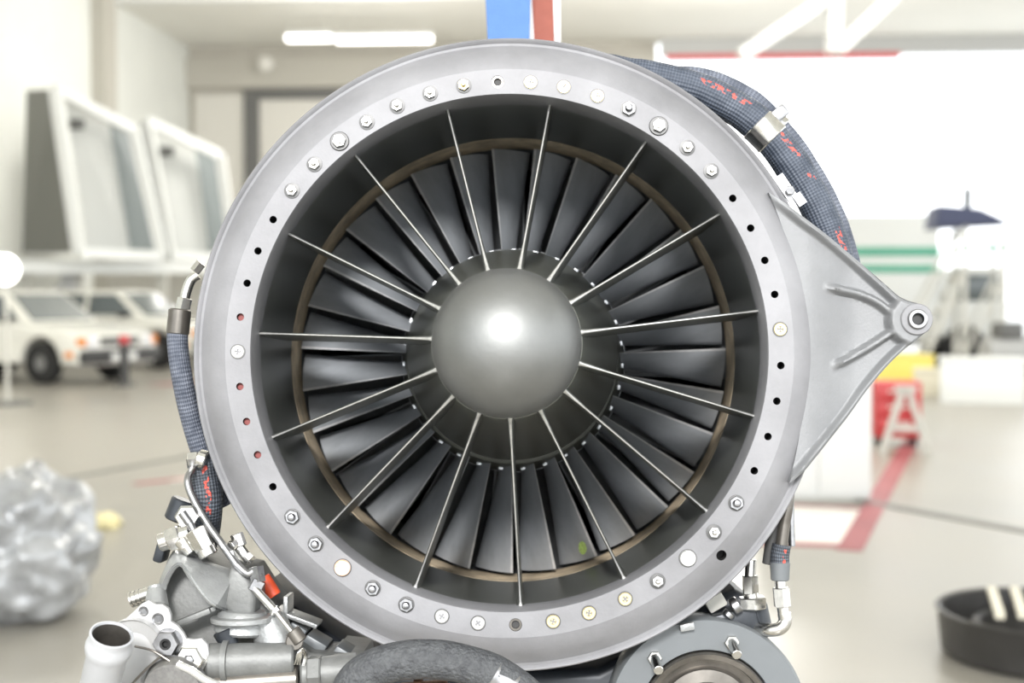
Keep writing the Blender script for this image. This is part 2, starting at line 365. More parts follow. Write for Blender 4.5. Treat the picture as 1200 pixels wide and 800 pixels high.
for ed_ in bm.edges: ed_.smooth = not (len(ed_.link_faces) == 2 and ed_.calc_face_angle(0) > R(28))
for f_ in bm.faces:
    c_ = f_.calc_center_median(); f_.smooth = not (abs(f_.normal.y) > .9999)
bm.to_mesh(me2); bm.free()
fl = link('intake_flange', me2, eng)
# fasteners (built facing -Y)
def F(fn, m, name):
    bm = bmesh.new(); fn(bm); return mesh(bm, [m, M['gap_shade']], name)
def gap_shade(bm):  # colours the ring dark like a shaded recess gap
    for f in bm.faces: f.material_index = 1
def f_nut(bm, r=.0062, h=.0055):
    revolve(bm, [(.0085, .001), (.0085, -.0012), (.0045, -.0016), (.0045, .001)], 24, axis=YAX); gap_shade(bm)
    hexa(bm, (0, -.001, 0), (0, -h, 0), r); revolve(bm, [(.0032, -h), (.0030, -h - .003), (.0018, -h - .0042), (0, -h - .0045)], 12, axis=YAX)
def f_stud(bm):
    revolve(bm, [(.0088, .001), (.0088, -.0006), (.006, -.0008)], 24, axis=YAX); gap_shade(bm)
    hexa(bm, (0, .001, 0), (0, -.005, 0), .0078); revolve(bm, [(.0046, -.005), (.0044, -.0085), (.003, -.0105), (0, -.0112)], 16, axis=YAX)
def f_big(bm):
    revolve(bm, [(.0105, .001), (.0105, -.0015), (.0098, -.0022), (.006, -.0022), (.006, .001)], 24, axis=YAX); gap_shade(bm)
    hexa(bm, (0, -.001, 0), (0, -.007, 0), .0075); cyl(bm, (0, -.007, 0), (0, -.0105, 0), .0038, 12)
def f_disc(bm, r=.0072):
    revolve(bm, [(r + .0011, .001), (r + .0011, -.0005), (r - .001, -.0005)], 24, axis=YAX); gap_shade(bm)
    # countersunk head with a cross slot standing open
    revolve(bm, [(r, .001), (r, -.0008), (r - .0008, -.0016), (.0034, -.0016), (.0026, .0006), (0, .0006)], 24, axis=YAX)
    for k in range(4):
        a = PI / 4 + k * PI / 2; box(bm, (.0024 * math.cos(a), -.0006, .0024 * math.sin(a)), (.0016, .0016, .0016), Matrix.Rotation(-a, 3, 'Y'))
def f_plain(bm):
    revolve(bm, [(.0098, .001), (.0098, -.0005), (.008, -.0005)], 24, axis=YAX); gap_shade(bm)
    revolve(bm, [(.0088, .001), (.0088, -.003), (.008, -.0042), (0, -.0046)], 24, axis=YAX)
def f_ring(bm): revolve(bm, [(.0068, .0044), (.0066, .0010), (.0044, .0010), (.0040, .0044)], 20, axis=YAX)
kinds = {'nut': ('flange_nut', F(f_nut, M['steel'], 'flange_nut')), 'stud': ('flange_stud', F(f_stud, M['dsteel'], 'flange_stud')),
         'big': ('flange_bolt', F(f_big, M['steel'], 'flange_bolt')), 'brass': ('brass_screw', F(f_disc, M['brass'], 'brass_screw')),
         'brassnut': ('brass_screw', F(f_nut, M['brass'], 'brass_nut')), 'white': ('flange_screw', F(f_disc, M['white_head'], 'flange_screw')),
         'plain': ('bolt_head', F(f_plain, M['white_head'], 'bolt_head')), 'dab': ('bolt_head', F(f_plain, M['orange_head'], 'bolt_head_dab')),
         'recess': ('thread_insert', F(f_ring, M['bore'], 'thread_insert'))}
bm = bmesh.new(); cyl(bm, (0, .006, 0), (0, .0115, 0), .0043, 16); plug = mesh(bm, M['redplug'], 'hole_plug')
done = set()
for p, k in holes:
    key = (round(p.x, 3), round(p.z, 3), k)
    if key in done: continue
    done.add(key)
    if k == 'red': link('hole_plug', plug, fl, p)
    elif k in kinds: link(kinds[k][0], kinds[k][1], fl, p, (0, random.uniform(0, 1), 0))
# little locking tab over the big bolts
# --- duct, abradable band, casing
bm = bmesh.new(); revolve(bm, [(.2796, .0032), (.2796, .245), (.283, .247), (.300, .247), (.300, .0505), (.2802, .0505)], 192, axis=YAX)
part('intake_duct', bm, M['duct'], eng)
bm = bmesh.new(); revolve(bm, [(.2796, .248), (.2790, .318), (.284, .320), (.300, .320), (.300, .248)], 192, axis=YAX, closed=True)
part('abradable_band', bm, M['tan'], eng)
bm = bmesh.new(); revolve(bm, [(.3005, .052), (.322, .052), (.318, .07), (.312, .30), (.318, .31), (.318, .33), (.300, .36), (.285, .62), (.2, .9), (0, .92), ], 96, axis=YAX)
part('engine_casing', bm, M['dark'], eng)
bm = bmesh.new(); revolve(bm, [(.2796, .3205), (.2770, .47), (.29, .47), (.29, .3205)], 128, axis=YAX, closed=True)
part('rear_duct', bm, M['stator'], eng)
# --- hub and nose
def hubr(y): return lerp(.0754, .1330, sstep(-.13, .26, y) * .6 + .4 * max(0, min(1, (y + .1) / .34)))
hp = [(.060, -.092), (.0725, -.0925), (.0745, -.0915)] + [(hubr(y), y) for y in [-.09 + .01 * k for k in range(33)]] + [(.125, .232), (.0, .232)]
bm = bmesh.new(); revolve(bm, hp, 128, axis=YAX); HUBOFF = (0, 0, .0042); hub = part('inner_hub', bm, M['hub'], eng, HUBOFF)
bm = bmesh.new(); NR = .0760
revolve(bm, [(.06, -.092), (NR, -.094), (NR, -.1)] + [(NR * math.cos(R(a)), -.1 - .073 * math.sin(R(a))) for a in range(4, 90, 4)] + [(0, -.173)], 96, axis=YAX)
nose = part('nose_cone', bm, M['nose'], eng, HUBOFF)
bm = bmesh.new(); revolve(bm, [(.0752, -.0935), (.0758, -.0938), (.0760, -.0932), (.0756, -.0926)], 96, axis=YAX, closed=True)
part('seal_ring', bm, M['bore'], nose)
bm = bmesh.new()
for k in range(30): cyl(bm, pol(6 + 12 * k, .0925, 0), pol(6 + 12 * k, .0945, -.0002), .0012, 6)
bm.free()
# --- fixed guide vanes (15)
def vane_mesh():
    bm = bmesh.new(); nt, ns = 14, 9; ss = [0, .012, .035, .08, .2, .4, .65, .88, 1.0]; grid = {}
    for side in (-1, 1):
        for i in range(nt + 1):
            t = i / nt; t = t if i not in (1, nt - 1) else (0.02 if i == 1 else 0.975)
            fl_ = 1 + 2.0 * sstep(.965, 1.0, t) + 1.6 * sstep(.04, 0, t)
            for j, s in enumerate(ss):
                y = lerp(lerp(-.094, .040, t), lerp(.07, .215, t), s)
                r = lerp(hubr(y) - .0015, .2842, t)
                hx = .0017 * min(1, (s / .035) ** .5) * (1 - .75 * max(0, s - .2) ** 1.3 / .75) * fl_
                if s == 0: hx = .0006 * fl_
                y2 = y - (fl_ - 1) * .0022 * (1 - s)
                grid[side, i, j] = bm.verts.new((side * hx, y2, r))
    for side in (-1, 1):
        for i in range(nt):
            for j in range(ns - 1):
                f = bm.faces.new((grid[side, i, j], grid[side, i, j + 1], grid[side, i + 1, j + 1], grid[side, i + 1, j]))
                f.material_index = 1 if j < 1 else 0
    for i in range(nt):
        f = bm.faces.new((grid[-1, i, 0], grid[1, i, 0], grid[1, i + 1, 0], grid[-1, i + 1, 0])); f.material_index = 1
        bm.faces.new((grid[-1, i, ns - 1], grid[1, i, ns - 1], grid[1, i + 1, ns - 1], grid[-1, i + 1, ns - 1]))
    return mesh(bm, [M['vane'], M['edge']], 'guide_vane', angle=60)
vm = vane_mesh()
for k in range(15): link('guide_vane', vm, eng, HUBOFF, (0, R(9.4 + 24 * k), 0))
# --- fan rotor (31 blades)
RH, RT = .131, .2735
def bl(r, s, off=0.0):
    t = max(0.0, (r - RH) / (RT - RH))
    ct = lerp(.0165, .0500, t ** 1.1); ca = lerp(.058, .036, t); yl = lerp(.246, .280, t)
    sx = s ** 1.0 + .10 * math.sin(PI * s); x = ct * sx; y = yl + ca * s + off
    a = x / r
    return Vector((r * math.sin(a), y, r * math.cos(a)))
def blade_mesh():
    bm = bmesh.new(); nr = 14; ss = [0, .05, .12, .25, .45, .65, .85, 1]; A = {}; B = {}
    for i in range(nr + 1):
        r = lerp(RH - .003, RT, i / nr)
        for j, s in enumerate(ss):
            A[i, j] = bm.verts.new(bl(r, s, 0)); th = .0006 + .0030 * math.sin(PI * min(1, s * .9 + .05))
            B[i, j] = bm.verts.new(bl(r, s, th))
    n = len(ss)
    for i in range(nr):
        for j in range(n - 1):
            f = bm.faces.new((A[i, j], A[i, j + 1], A[i + 1, j + 1], A[i + 1, j])); f.material_index = 1 if j < 1 else 0
            bm.faces.new((B[i, j], B[i, j + 1], B[i + 1, j + 1], B[i + 1, j]))
        f = bm.faces.new((A[i, 0], B[i, 0], B[i + 1, 0], A[i + 1, 0])); f.material_index = 1
        bm.faces.new((A[i, n - 1], B[i, n - 1], B[i + 1, n - 1], A[i + 1, n - 1]))
    for i in (0, nr):
        for j in range(n - 1): bm.faces.new((A[i, j], A[i, j + 1], B[i, j + 1], B[i, j]))
    return mesh(bm, [M['blade'], M['bladeedge']], 'fan_blade', angle=60)
bm = bmesh.new(); revolve(bm, [(.09, .2335), (.127, .2335), (.1325, .236), (.1345, .244), (.142, .305), (.146, .318), (.10, .319)], 128, axis=YAX)
rotor = part('fan_rotor', bm, M['hub'], eng)
bmh = blade_mesh()
bm = bmesh.new()
box(bm, (.0125, .285, .1402), (.013, .004, .0036), bevel=.0008); cyl(bm, (.0165, .300, .137), (.0165, .300, .149), .0022, 10)
tabm = mesh(bm, M['tab'], 'root_tab')
for k in range(31):
    a = R(87 + k * 360 / 31)
    link('fan_blade', bmh, rotor, rot=(0, a, 0)); link('root_tab', tabm, rotor, rot=(0, a, 0))
def blade_patch(k, r0, r1, s0, s1, m, name):
    bm = bmesh.new(); g = {}
    for i in range(7):
        for j in range(7):
            u, v = (i / 6 - .5) * 2, (j / 6 - .5) * 2
            q = math.sqrt(max(0, 1 - v * v * .9))
            r = lerp(r0, r1, (v + 1) / 2); s = lerp(s0, s1, .5 + .5 * u * q + .12 * v)
            g[i, j] = bm.verts.new(bl(r, s, -.0007))
    for i in range(6):
        for j in range(6): bm.faces.new((g[i, j], g[i + 1, j], g[i + 1, j + 1], g[i, j + 1]))
    part(name, bm, m, rotor, rot=(0, R(87 + k * 360 / 31), 0))
blade_patch(6, .249, .266, .14, .32, M['green'], 'paint_mark')
# stator row behind
bm = bmesh.new(); revolve(bm, [(.10, .322), (.147, .322), (.152, .47), (.0, .47)], 96, axis=YAX); stc = part('stator_hub', bm, M['stator'], eng)
def stator_mesh():
    bm = bmesh.new(); V = []
    for r in (.145, .18, .22, .26, .279):
        row = []
        for s in (0, .33, .66, 1):
            x = .012 - .022 * s * s; y = .335 + .05 * s; a = x / r
            row.append((r * math.sin(a), y, r * math.cos(a)))
        V.append(row)
    A = [[bm.verts.new(p) for p in row] for row in V]; B = [[bm.verts.new((p[0] + .0025, p[1] + .001, p[2])) for p in row] for row in V]
    for i in range(4):
        for j in range(3):
            bm.faces.new((A[i][j], A[i][j + 1], A[i + 1][j + 1], A[i + 1][j])); bm.faces.new((B[i][j], B[i][j + 1], B[i + 1][j + 1], B[i + 1][j]))
        bm.faces.new((A[i][0], B[i][0], B[i + 1][0], A[i + 1][0])); bm.faces.new((A[i][3], B[i][3], B[i + 1][3], A[i + 1][3]))
    return mesh(bm, M['stator'], 'stator_vane')
sm = stator_mesh()
for k in range(43): link('stator_vane', sm, stc, rot=(0, R(k * 360 / 43), 0))

# --- mounting lug on the right: one cast web with rims and ribs
def curve2(pts, n):
    q = spline([Vector((x, y, 0)) for x, y in pts], 16); L = [0]
    for a, b in zip(q, q[1:]): L.append(L[-1] + (b - a).length)
    out = []; i = 0
    for k in range(n + 1):
        d = L[-1] * k / n
        while i < len(L) - 2 and L[i + 1] < d: i += 1
        t = (d - L[i]) / max(1e-9, L[i + 1] - L[i]); out.append(q[i].lerp(q[i + 1], t))
    return out
NU, NV = 110, 100
top = curve2([(902, 224), (924, 240), (950, 260), (980, 281), (1010, 304), (1040, 331), (1060, 349), (1078, 355.5)], NU)
bot = curve2([(926, 566), (942, 553), (955, 538), (975, 515), (1000, 486), (1025, 452), (1052, 421), (1086, 391)], NU)
def rad(px, py): return Vector((px - 596, py - 411, 0))
a0 = math.atan2(224 - 411, 902 - 596); a1 = math.atan2(566 - 411, 926 - 596)
r0 = math.hypot(902 - 596, 224 - 411); r1 = math.hypot(926 - 596, 566 - 411)
left = [Vector((596 + lerp(r0, r1, k / NV) * math.cos(lerp(a0, a1, k / NV)) - 14 * math.sin(PI * k / NV), 411 + lerp(r0, r1, k / NV) * math.sin(lerp(a0, a1, k / NV)), 0)) for k in range(NV + 1)]
BC = Vector((1074, 374, 0)); b0 = math.atan2(355.5 - 374, 1078 - 1074); b1 = math.atan2(391 - 374, 1086 - 1074)
right = [BC + 19.6 * Vector((math.cos(lerp(b0, b1, k / NV)), math.sin(lerp(b0, b1, k / NV)), 0)) for k in range(NV + 1)]
rib1 = curve2([(966, 334), (990, 338), (1012, 343), (1032, 352), (1050, 366)], 30); rib2 = curve2([(976, 431), (1000, 419), (1024, 405), (1048, 389)], 30)
def dpoly(p, pl):
    best = 1e9; at_ = 0
    for k, q in enumerate(pl):
        d = (p - q).length
        if d < best: best = d; at_ = k / (len(pl) - 1)
    return best, at_
bm = bmesh.new(); G = {}; GP = {}
for i in range(NU + 1):
    for j in range(NV + 1):
        u, v = i / NU, j / NV
        p = (1 - v) * top[i] + v * bot[i] + (1 - u) * left[j] + u * right[j] - ((1 - u) * (1 - v) * top[0] + u * (1 - v) * top[-1] + (1 - u) * v * bot[0] + u * v * bot[-1])
        dist = min(dpoly(p, top)[0], dpoly(p, bot)[0]); rr = (p - Vector((596, 411, 0))).length
        web = .010 + .016 * sstep(945, 1010, p.x) - .004 * sstep(1010, 1060, p.x)
        web = lerp(.0052, web, sstep(330, 352, rr))
        hgt = web
        rim = .011 * sstep(11, 4, dist) * sstep(350, 372, rr); hgt -= rim
        for rb in (rib1, rib2):
            d, tt = dpoly(p, rb); hgt -= .012 * sstep(6.5, 1.5, d) * sstep(0, .25, tt)
        bd = (p - BC).length; hgt = lerp(hgt, .006, sstep(33, 26, bd)) 
        hgt += .003 * sstep(4, 0, dist) * sstep(350, 372, rr)
        q = e(p.x, p.y, 0.0); q.y = hgt; G[i, j] = bm.verts.new(q)
for i in range(NU):
    for j in range(NV): bm.faces.new((G[i, j], G[i + 1, j], G[i + 1, j + 1], G[i, j + 1]))
edge = [G[i, 0] for i in range(NU + 1)] + [G[NU, j] for j in range(1, NV + 1)] + [G[i, NV] for i in range(NU - 1, -1, -1)] + [G[0, j] for j in range(NV - 1, 0, -1)]
bk = [bm.verts.new((v.co.x, .034, v.co.z)) for v in edge]
for k in range(len(edge)):
    q = (k + 1) % len(edge); bm.faces.new((edge[k], edge[q], bk[q], bk[k]))
bm.faces.new(bk)
lug = part('mounting_lug', bm, M['lug'], eng, angle=50)
bc = e(1074, 374, .006)
bm = bmesh.new(); revolve(bm, [(.0172, .002), (.0172, -.002), (.0162, -.003), (.0105, -.003), (.0105, .001)], 40, bc, YAX); part('boss_washer', bm, M['flange'], lug)
bm = bmesh.new(); revolve(bm, [(.0108, .002), (.0108, -.006), (.0098, -.0072), (.0066, -.0072), (.0062, -.006), (.0062, .022), (0, .022)], 32, bc, YAX); part('bushing', bm, M['dsteel'], lug)
bm = bmesh.new(); revolve(bm, [(.0061, -.0066), (.0061, -.0006), (0, -.0006)], 24, bc, YAX); part('bushing_bore', bm, M['hole_shade'], lug)  # dark shallow cup painted for the shade down the bore

# --- braided hoses on the upper right
def hose(name, pix, r, m, parent=eng, up=(0, -1, 0), wob=0.0, seg=24):
    bm = bmesh.new(); tube(bm, [e(*p) for p in pix], r, seg, 14, up, wob); return part(name, bm, m, parent, angle=70)
def band(name, pix0, pix1, r, w_end, m, parent):
    a, b = e(*pix0), e(*pix1); bm = bmesh.new(); L = (b - a).length
    revolve(bm, [(r * .96, 0), (r, .001), (r, .003), (r * .985, .0045), (r * .985, L - .0045), (r, L - .003), (r, L - .001), (r * .96, L)], 36, a, b - a, closed=True)
    return part(name, bm, m, parent)
def rp(a, r, y): return (596 + r * math.sin(R(a)), 411 - r * math.cos(R(a)), y)
h1 = hose('braided_hose', [rp(*q, .075) for q in ((14, 335), (20, 347), (26.5, 358), (32, 369), (38, 381), (47, 394), (57, 397), (67, 399), (77, 398), (88, 390))], .0198, M['braid'], wob=.08)
tagobj(h1, 'dark blue-grey braided hose with red print behind the flange')
band('hose_clamp', rp(47.6, 394, .075), rp(51.4, 396, .075), .0212, 0, M['steel'], h1)
h2 = hose('braided_hose', [rp(*q, .11) for q in ((24, 350), (30, 372), (36, 394), (42, 407), (48, 412), (57, 413), (67, 414), (77, 413), (88, 405))], .0112, M['braid2'], wob=.08)
band('hose_clamp', rp(48.0, 412, .11), rp(50.8, 413, .11), .0128, 0, M['steel'], h2)
bm = bmesh.new(); box(bm, e(*rp(48.8, 420, .09)), (.014, .012, .022), Matrix.Rotation(R(50), 3, 'Y'), .002); part('clamp_screw', bm, M['dsteel'], h2)
bm = bmesh.new(); bar(bm, e(*rp(57, 376, .022)), e(*rp(62, 378, .022)), .004, .012); hexa(bm, e(*rp(60.3, 380, .024)), e(*rp(60.3, 380, .012)), .0052); bar(bm, e(*rp(61.4, 383, .02)), e(*rp(63.6, 385, .02)), .006, .010)
part('rim_bracket', bm, M['dsteel'], eng)

# --- left side: hose, fittings, tube
h3 = hose('braided_hose', [(210, 368, .06), (208, 400, .06), (213, 440, .06), (224, 490, .07), (240, 540, .08), (262, 590, .10)], .0118, M['braid2'])
bm = bmesh.new(); cyl(bm, e(211, 362, .06), e(208, 392, .06), .0128, 24); part('hose_ferrule', bm, M['bore'], h3)
bm = bmesh.new(); hexa(bm, e(217, 349, .06), e(213, 366, .06), .0085); tube(bm, [e(232, 322, .06), e(224, 328, .06), e(219, 340, .06), e(216, 352, .06)], .0058, 14, 8); part('hose_elbow', bm, M['steel'], h3)
bm = bmesh.new(); hexa(bm, e(228, 318, .055), e(236, 308, .055), .006); part('rim_nut', bm, M['steel'], eng)
h4 = hose('braided_hose', [(236, 535, .05), (240, 560, .05), (243, 585, .05), (241, 615, .06), (236, 640, .07)], .0170, M['braid3'])
bm = bmesh.new(); hexa(bm, e(221, 538, .03), e(233, 537, .03), .0085); cyl(bm, e(232, 537, .03), e(242, 540, .03), .011, 20); part('hose_fitting', bm, M['steel'], h4)
bm = bmesh.new(); cyl(bm, e(216, 585, .05), e(206, 610, .05), .014, 24); part('end_cap', bm, M['dark'], eng)
bm = bmesh.new(); tube(bm, [e(226, 548, .03), e(220, 560, .015), (e(222, 574, .01)), e(232, 595, .005), e(246, 618, 0), e(262, 640, -.005), e(279, 664, -.01)], .0040, 14, 10); part('steel_tube', bm, M['dsteel'], eng)
# fittings cluster
bm = bmesh.new(); hexa(bm, e(219, 606, -.005), e(218, 604, .014), .0128); part('union_nut', bm, M['steel'], eng)
bm = bmesh.new(); cyl(bm, e(222, 612, -.012), e(229, 626, -.012), .0040, 14); cyl(bm, e(213, 600, -.012), e(222, 613, -.012), .0046, 14); part('stub_tube', bm, M['dsteel'], eng)
bm = bmesh.new(); hexa(bm, e(228, 620, -.008), e(241, 643, -.008), .0115); cyl(bm, e(240, 641, -.008), e(245, 651, -.008), .0105, 20); part('union_nut', bm, M['steel'], eng)
bm = bmesh.new(); cyl(bm, e(187, 636, .0), e(199, 632, .0), .0100, 20); hexa(bm, e(197, 633, .0), e(213, 627, .0), .0135); cyl(bm, e(211, 628, .0), e(224, 624, .0), .0105, 20)
part('pipe_fitting', bm, M['steel'], eng)
bm = bmesh.new(); cyl(bm, e(212, 632, -.005), e(224, 648, -.005), .0085, 16, .0065); revolve(bm, [(.004, 0), (.0088, .0), (.0088, .003), (.004, .003)], 20, e(216, 638, -.005), e(224, 648, -.005) - e(212, 632, -.005)); part('pipe_fitting', bm, M['steel'], eng)
bm = bmesh.new(); box(bm, e(191, 644, .03), (.011, .03, .026), Matrix.Rotation(R(15), 3, 'Y'), .003); part('end_cap', bm, M['dark'], eng)

# --- accessory gearbox, bottom left
def pprism(bm, pts, y0, y1, bevel): prism(bm, [e(px, py, y0) for px, py in pts], (0, y1 - y0, 0), bevel, 3)
bm = bmesh.new()
pprism(bm, [(196, 655), (215, 648), (262, 668), (282, 672), (300, 700), (322, 728), (345, 752), (365, 765), (420, 772), (430, 840), (150, 840), (170, 770), (178, 720)], .02, .16, .008)
gb = part('accessory_gearbox', bm, M['casting2'], eng, angle=50)
bm = bmesh.new()   # hooded lobe at the top of the gearbox: a thick folded wall over a hollow
def row(pts, n=8): return curve3([e(*p) for p in pts], n)
def curve3(pts, n):
    q = spline(pts, 8); return [q[round(k * (len(q) - 1) / n)] for k in range(n + 1)]
r_top = row([(186, 706, .04), (190, 676, .035), (199, 651, .03), (209, 643, .028), (232, 652, .022), (258, 662, .018), (279, 668, .02)], 18)
r_mid = row([(182, 708, .0), (187, 680, -.004), (198, 657, -.010), (211, 650, -.014), (232, 661, -.016), (255, 672, -.014), (272, 679, -.006)], 18)
r_low = row([(184, 712, -.012), (190, 686, -.016), (201, 665, -.022), (213, 661, -.028), (227, 681, -.034), (241, 700, -.036), (254, 710, -.034)], 18)
rows = [[bm.verts.new(p) for p in rr_] for rr_ in (r_top, r_mid, r_low)]
for A, B in zip(rows, rows[1:]):
    for k in range(18): bm.faces.new((A[k], A[k + 1], B[k + 1], B[k]))
bm.faces.new((rows[0][18], rows[1][18], rows[2][18], bm.verts.new(e(268, 716, .0)), bm.verts.new(e(288, 690, .03))))
bmesh.ops.recalc_face_normals(bm, faces=bm.faces)
bmesh.ops.solidify(bm, geom=bm.faces[:], thickness=.006)
bmesh.ops.bevel(bm, geom=[e_ for e_ in bm.edges if len(e_.link_faces) == 2 and e_.calc_face_angle(0) > R(55)], offset=.0015, segments=2, affect='EDGES')
part('casting_hood', bm, M['casting'], gb, angle=45)
bm = bmesh.new()
pprism(bm, [(270, 664), (283, 668), (300, 690), (298, 720), (280, 730), (262, 712), (256, 706)], -.01, .06, .006); part('casting_web', bm, M['casting2'], gb, angle=60)
bm = bmesh.new(); cyl(bm, e(183, 692, -.01), e(184, 712, -.02), .0105, 22, .0125); cyl(bm, e(182, 686, -.008), e(183, 693, -.01), .0085, 18); part('casting_boss', bm, M['casting'], gb)
bm = bmesh.new(); cyl(bm, e(155, 702, .0), e(178, 694, .0), .0075, 16)
for k in range(3): revolve(bm, [(.005, 0), (.0088, .0005), (.0088, .0025), (.005, .003)], 18, e(153 + 5 * k, 703 - 1.7 * k, 0), e(178, 694, 0) - e(155, 702, 0))
part('threaded_stub', bm, M['steel'], gb)
bm = bmesh.new(); box(bm, e(228, 722, -.012), (.040, .02, .006), Matrix.Rotation(R(-22), 3, 'Y'), .001); box(bm, e(240, 717, -.006), (.030, .02, .005), Matrix.Rotation(R(-22), 3, 'Y'), .001); part('casting_rib', bm, M['casting2'], gb)
bm = bmesh.new(); cyl(bm, e(283, 742, .0), e(285, 715, .0), .030, 32, .0265); cyl(bm, e(284, 728, -.01), e(284, 722, -.01), .0335, 32); part('bearing_housing', bm, M['casting'], gb)
bm = bmesh.new(); cyl(bm, e(326, 760, .0), e(312, 722, .0), .024, 32, .019); part('bearing_housing', bm, M['casting'], gb)
bm = bmesh.new(); cyl(bm, e(243, 776, -.03), e(345, 772, -.02), .0200, 32, .0175); revolve(bm, [(.01, 0), (.0225, .0), (.0225, .006), (.01, .006)], 32, e(262, 775, -.03), (1, 0, 0.02)); part('starter_body', bm, M['casting2'], gb)
bm = bmesh.new(); cyl(bm, e(250, 803, -.03), e(350, 796, -.02), .0170, 28); part('drain_manifold', bm, M['bore'], gb)
bm = bmesh.new(); cyl(bm, e(262, 738, -.02), e(272, 762, -.02), .012, 20, .009); part('casting_boss', bm, M['dark'], gb)
# pale plate with two big nuts
bm = bmesh.new()
pl = [(132, 737), (150, 722), (166, 707), (174, 703), (182, 708), (190, 708), (197, 713), (200, 721), (200, 728), (208, 733), (215, 742), (218, 748), (226, 749), (236, 748), (243, 755), (245, 766), (241, 780), (232, 792), (225, 812), (140, 812)]
pprism(bm, pl, -.048, -.040, .0015); plate = part('cover_plate', bm, M['plate'], gb)
for x, y, r in ((168, 716, .0035), (185, 725, .0046)):
    bm = bmesh.new(); revolve(bm, [(r, .001), (r + .0018, -.0006), (r + .0012, -.0016), (r, -.001), (r * .8, .0), (0, .0)], 20, e(x, y, -.0485), YAX); part('plate_eyelet', bm, M['dsteel'], plate)
for x, y, r, mm in ((198, 752, .0140, M['dsteel']), (225, 771, .0155, M['steel'])):
    c = e(x, y, -.048); bm = bmesh.new(); revolve(bm, [(.006, .001), (r * 1.06, .001), (r * 1.06, -.003), (.006, -.003)], 30, c, YAX)
    revolve(bm, [(r, -.003), (r, -.013), (r * .9, -.0148), (.0062, -.0148), (.005, -.013), (.005, -.006), (0, -.006)], 6, c, YAX); o = part('hex_nut', bm, mm, plate)
    bm = bmesh.new(); revolve(bm, [(.0052, -.006), (.0050, -.0152), (.0038, -.016), (.0, -.016)] if x > 200 else [(.0060, -.0149), (.0056, -.0155), (.0036, -.0152), (.0033, -.010), (0, -.010)], 20, c, YAX); part('bolt_end', bm, M['dsteel'] if x > 200 else M['black'], plate)
bm = bmesh.new(); revolve(bm, [(.018, .0), (.031, -.002), (.033, -.006), (.033, .004)], 40, e(158, 760, -.046), (0.1, 1, 0.15)); part('pipe_gasket', bm, M['plate'], plate)
bm = bmesh.new(); revolve(bm, [(0, -.014), (.030, -.012), (.034, -.006), (.036, .0), (.030, .002)], 48, e(205, 806, -.055), (0, 1, 0.2)); part('round_cover', bm, M['dsteel'], plate)
# open pipe
pa = Vector((.30, -.40, .87)).normalized(); pt = e(131, 743, -.13)
bm = bmesh.new()
K = .88
revolve(bm, [(r * K, h) for r, h in [(.0225, -.16), (.0225, -.028), (.0245, -.024), (.0262, -.018), (.0262, -.014), (.0245, -.009), (.0238, -.006), (.0246, -.002), (.0244, .0), (.0222, .0005), (.0212, -.002)]], 48, pt, pa)
opipe = part('open_pipe', bm, M['pipe'], eng)
bm = bmesh.new(); revolve(bm, [(.0212 * K, -.002), (.0196 * K, -.012), (.0202 * K, -.016), (.0196 * K, -.022), (.0196 * K, -.05), (0, -.052)], 48, pt, pa); part('pipe_bore', bm, M['bore'], opipe)
# rods, wires
bm = bmesh.new(); tube(bm, [e(278, 662, -.01), e(290, 672, -.012), e(300, 668, -.012), e(305, 676, -.014)], .0045, 12, 6)
bar(bm, e(300, 664, -.012), e(303, 682, -.014), .010, .012); bar(bm, e(303, 680, -.014), e(297, 692, -.016), .010, .012); part('rod_end', bm, M['dsteel'], eng)
bm = bmesh.new(); cyl(bm, e(297, 688, -.016), e(323, 716, -.02), .0048, 16); cyl(bm, e(322, 715, -.02), e(345, 744, -.022), .0032, 14); hexa(bm, e(320, 713, -.02), e(324, 718, -.02), .0060); part('control_rod', bm, M['steel'], eng)
bm = bmesh.new(); cyl(bm, e(342, 738, -.02), e(352, 752, -.02), .0085, 18); cyl(bm, e(345, 752, -.026), e(346, 749, .0), .0095, 18); part('rod_end', bm, M['bore'], eng)
bm = bmesh.new(); hexa(bm, e(270, 640, -.002), e(276, 636, .006), .0052); cyl(bm, e(277, 625, .01), e(282, 640, .01), .0072, 16); box(bm, e(284, 648, .012), (.012, .012, .026), Matrix.Rotation(R(-35), 3, 'Y'), .002); cyl(bm, e(271, 645, -.006), e(275, 660, -.008), .0030, 10); hexa(bm, e(290, 656, -.014), e(296, 650, -.012), .0055); part('rod_bracket', bm, M['steel'], eng)
bm = bmesh.new(); cyl(bm, e(308, 676, .05), e(322, 698, .05), .0080, 18); part('red_cap', bm, M['orange'], eng)
for pts in ([(158, 757, -.062), (178, 762, -.066), (200, 775, -.068), (216, 784, -.068), (240, 796, -.066)], [(150, 806, -.06), (170, 785, -.066), (190, 767, -.066)]):
    bm = bmesh.new(); tube(bm, [e(*p) for p in pts], .0013, 8, 8); part('lock_wire', bm, M['bore'], plate)
bm = bmesh.new(); tube(bm, [e(208, 778, -.07), e(225, 786, -.072), e(240, 796, -.072), e(262, 806, -.07)], .0042, 10, 8); part('lead_sleeve', bm, M['white_head'], plate)
for k in range(3):
    bm = bmesh.new(); tube(bm, [e(345 + 3 * k, 778, -.03), e(350 + 2 * k, 764 - 2 * k, -.035), e(357 + k, 768, -.03), e(355, 780 + 3 * k, -.03)], .0013, 8, 8); part('lock_wire', bm, M['steel'], gb)
bm = bmesh.new(); cyl(bm, e(352, 790, -.02), e(420, 785, -.01), .016, 24, .019); hexa(bm, e(362, 790, -.02), e(378, 789, -.02), .0205); cyl(bm, e(392, 778, .0), e(412, 776, .0), .011, 20); part('oil_union', bm, M['casting2'], gb)
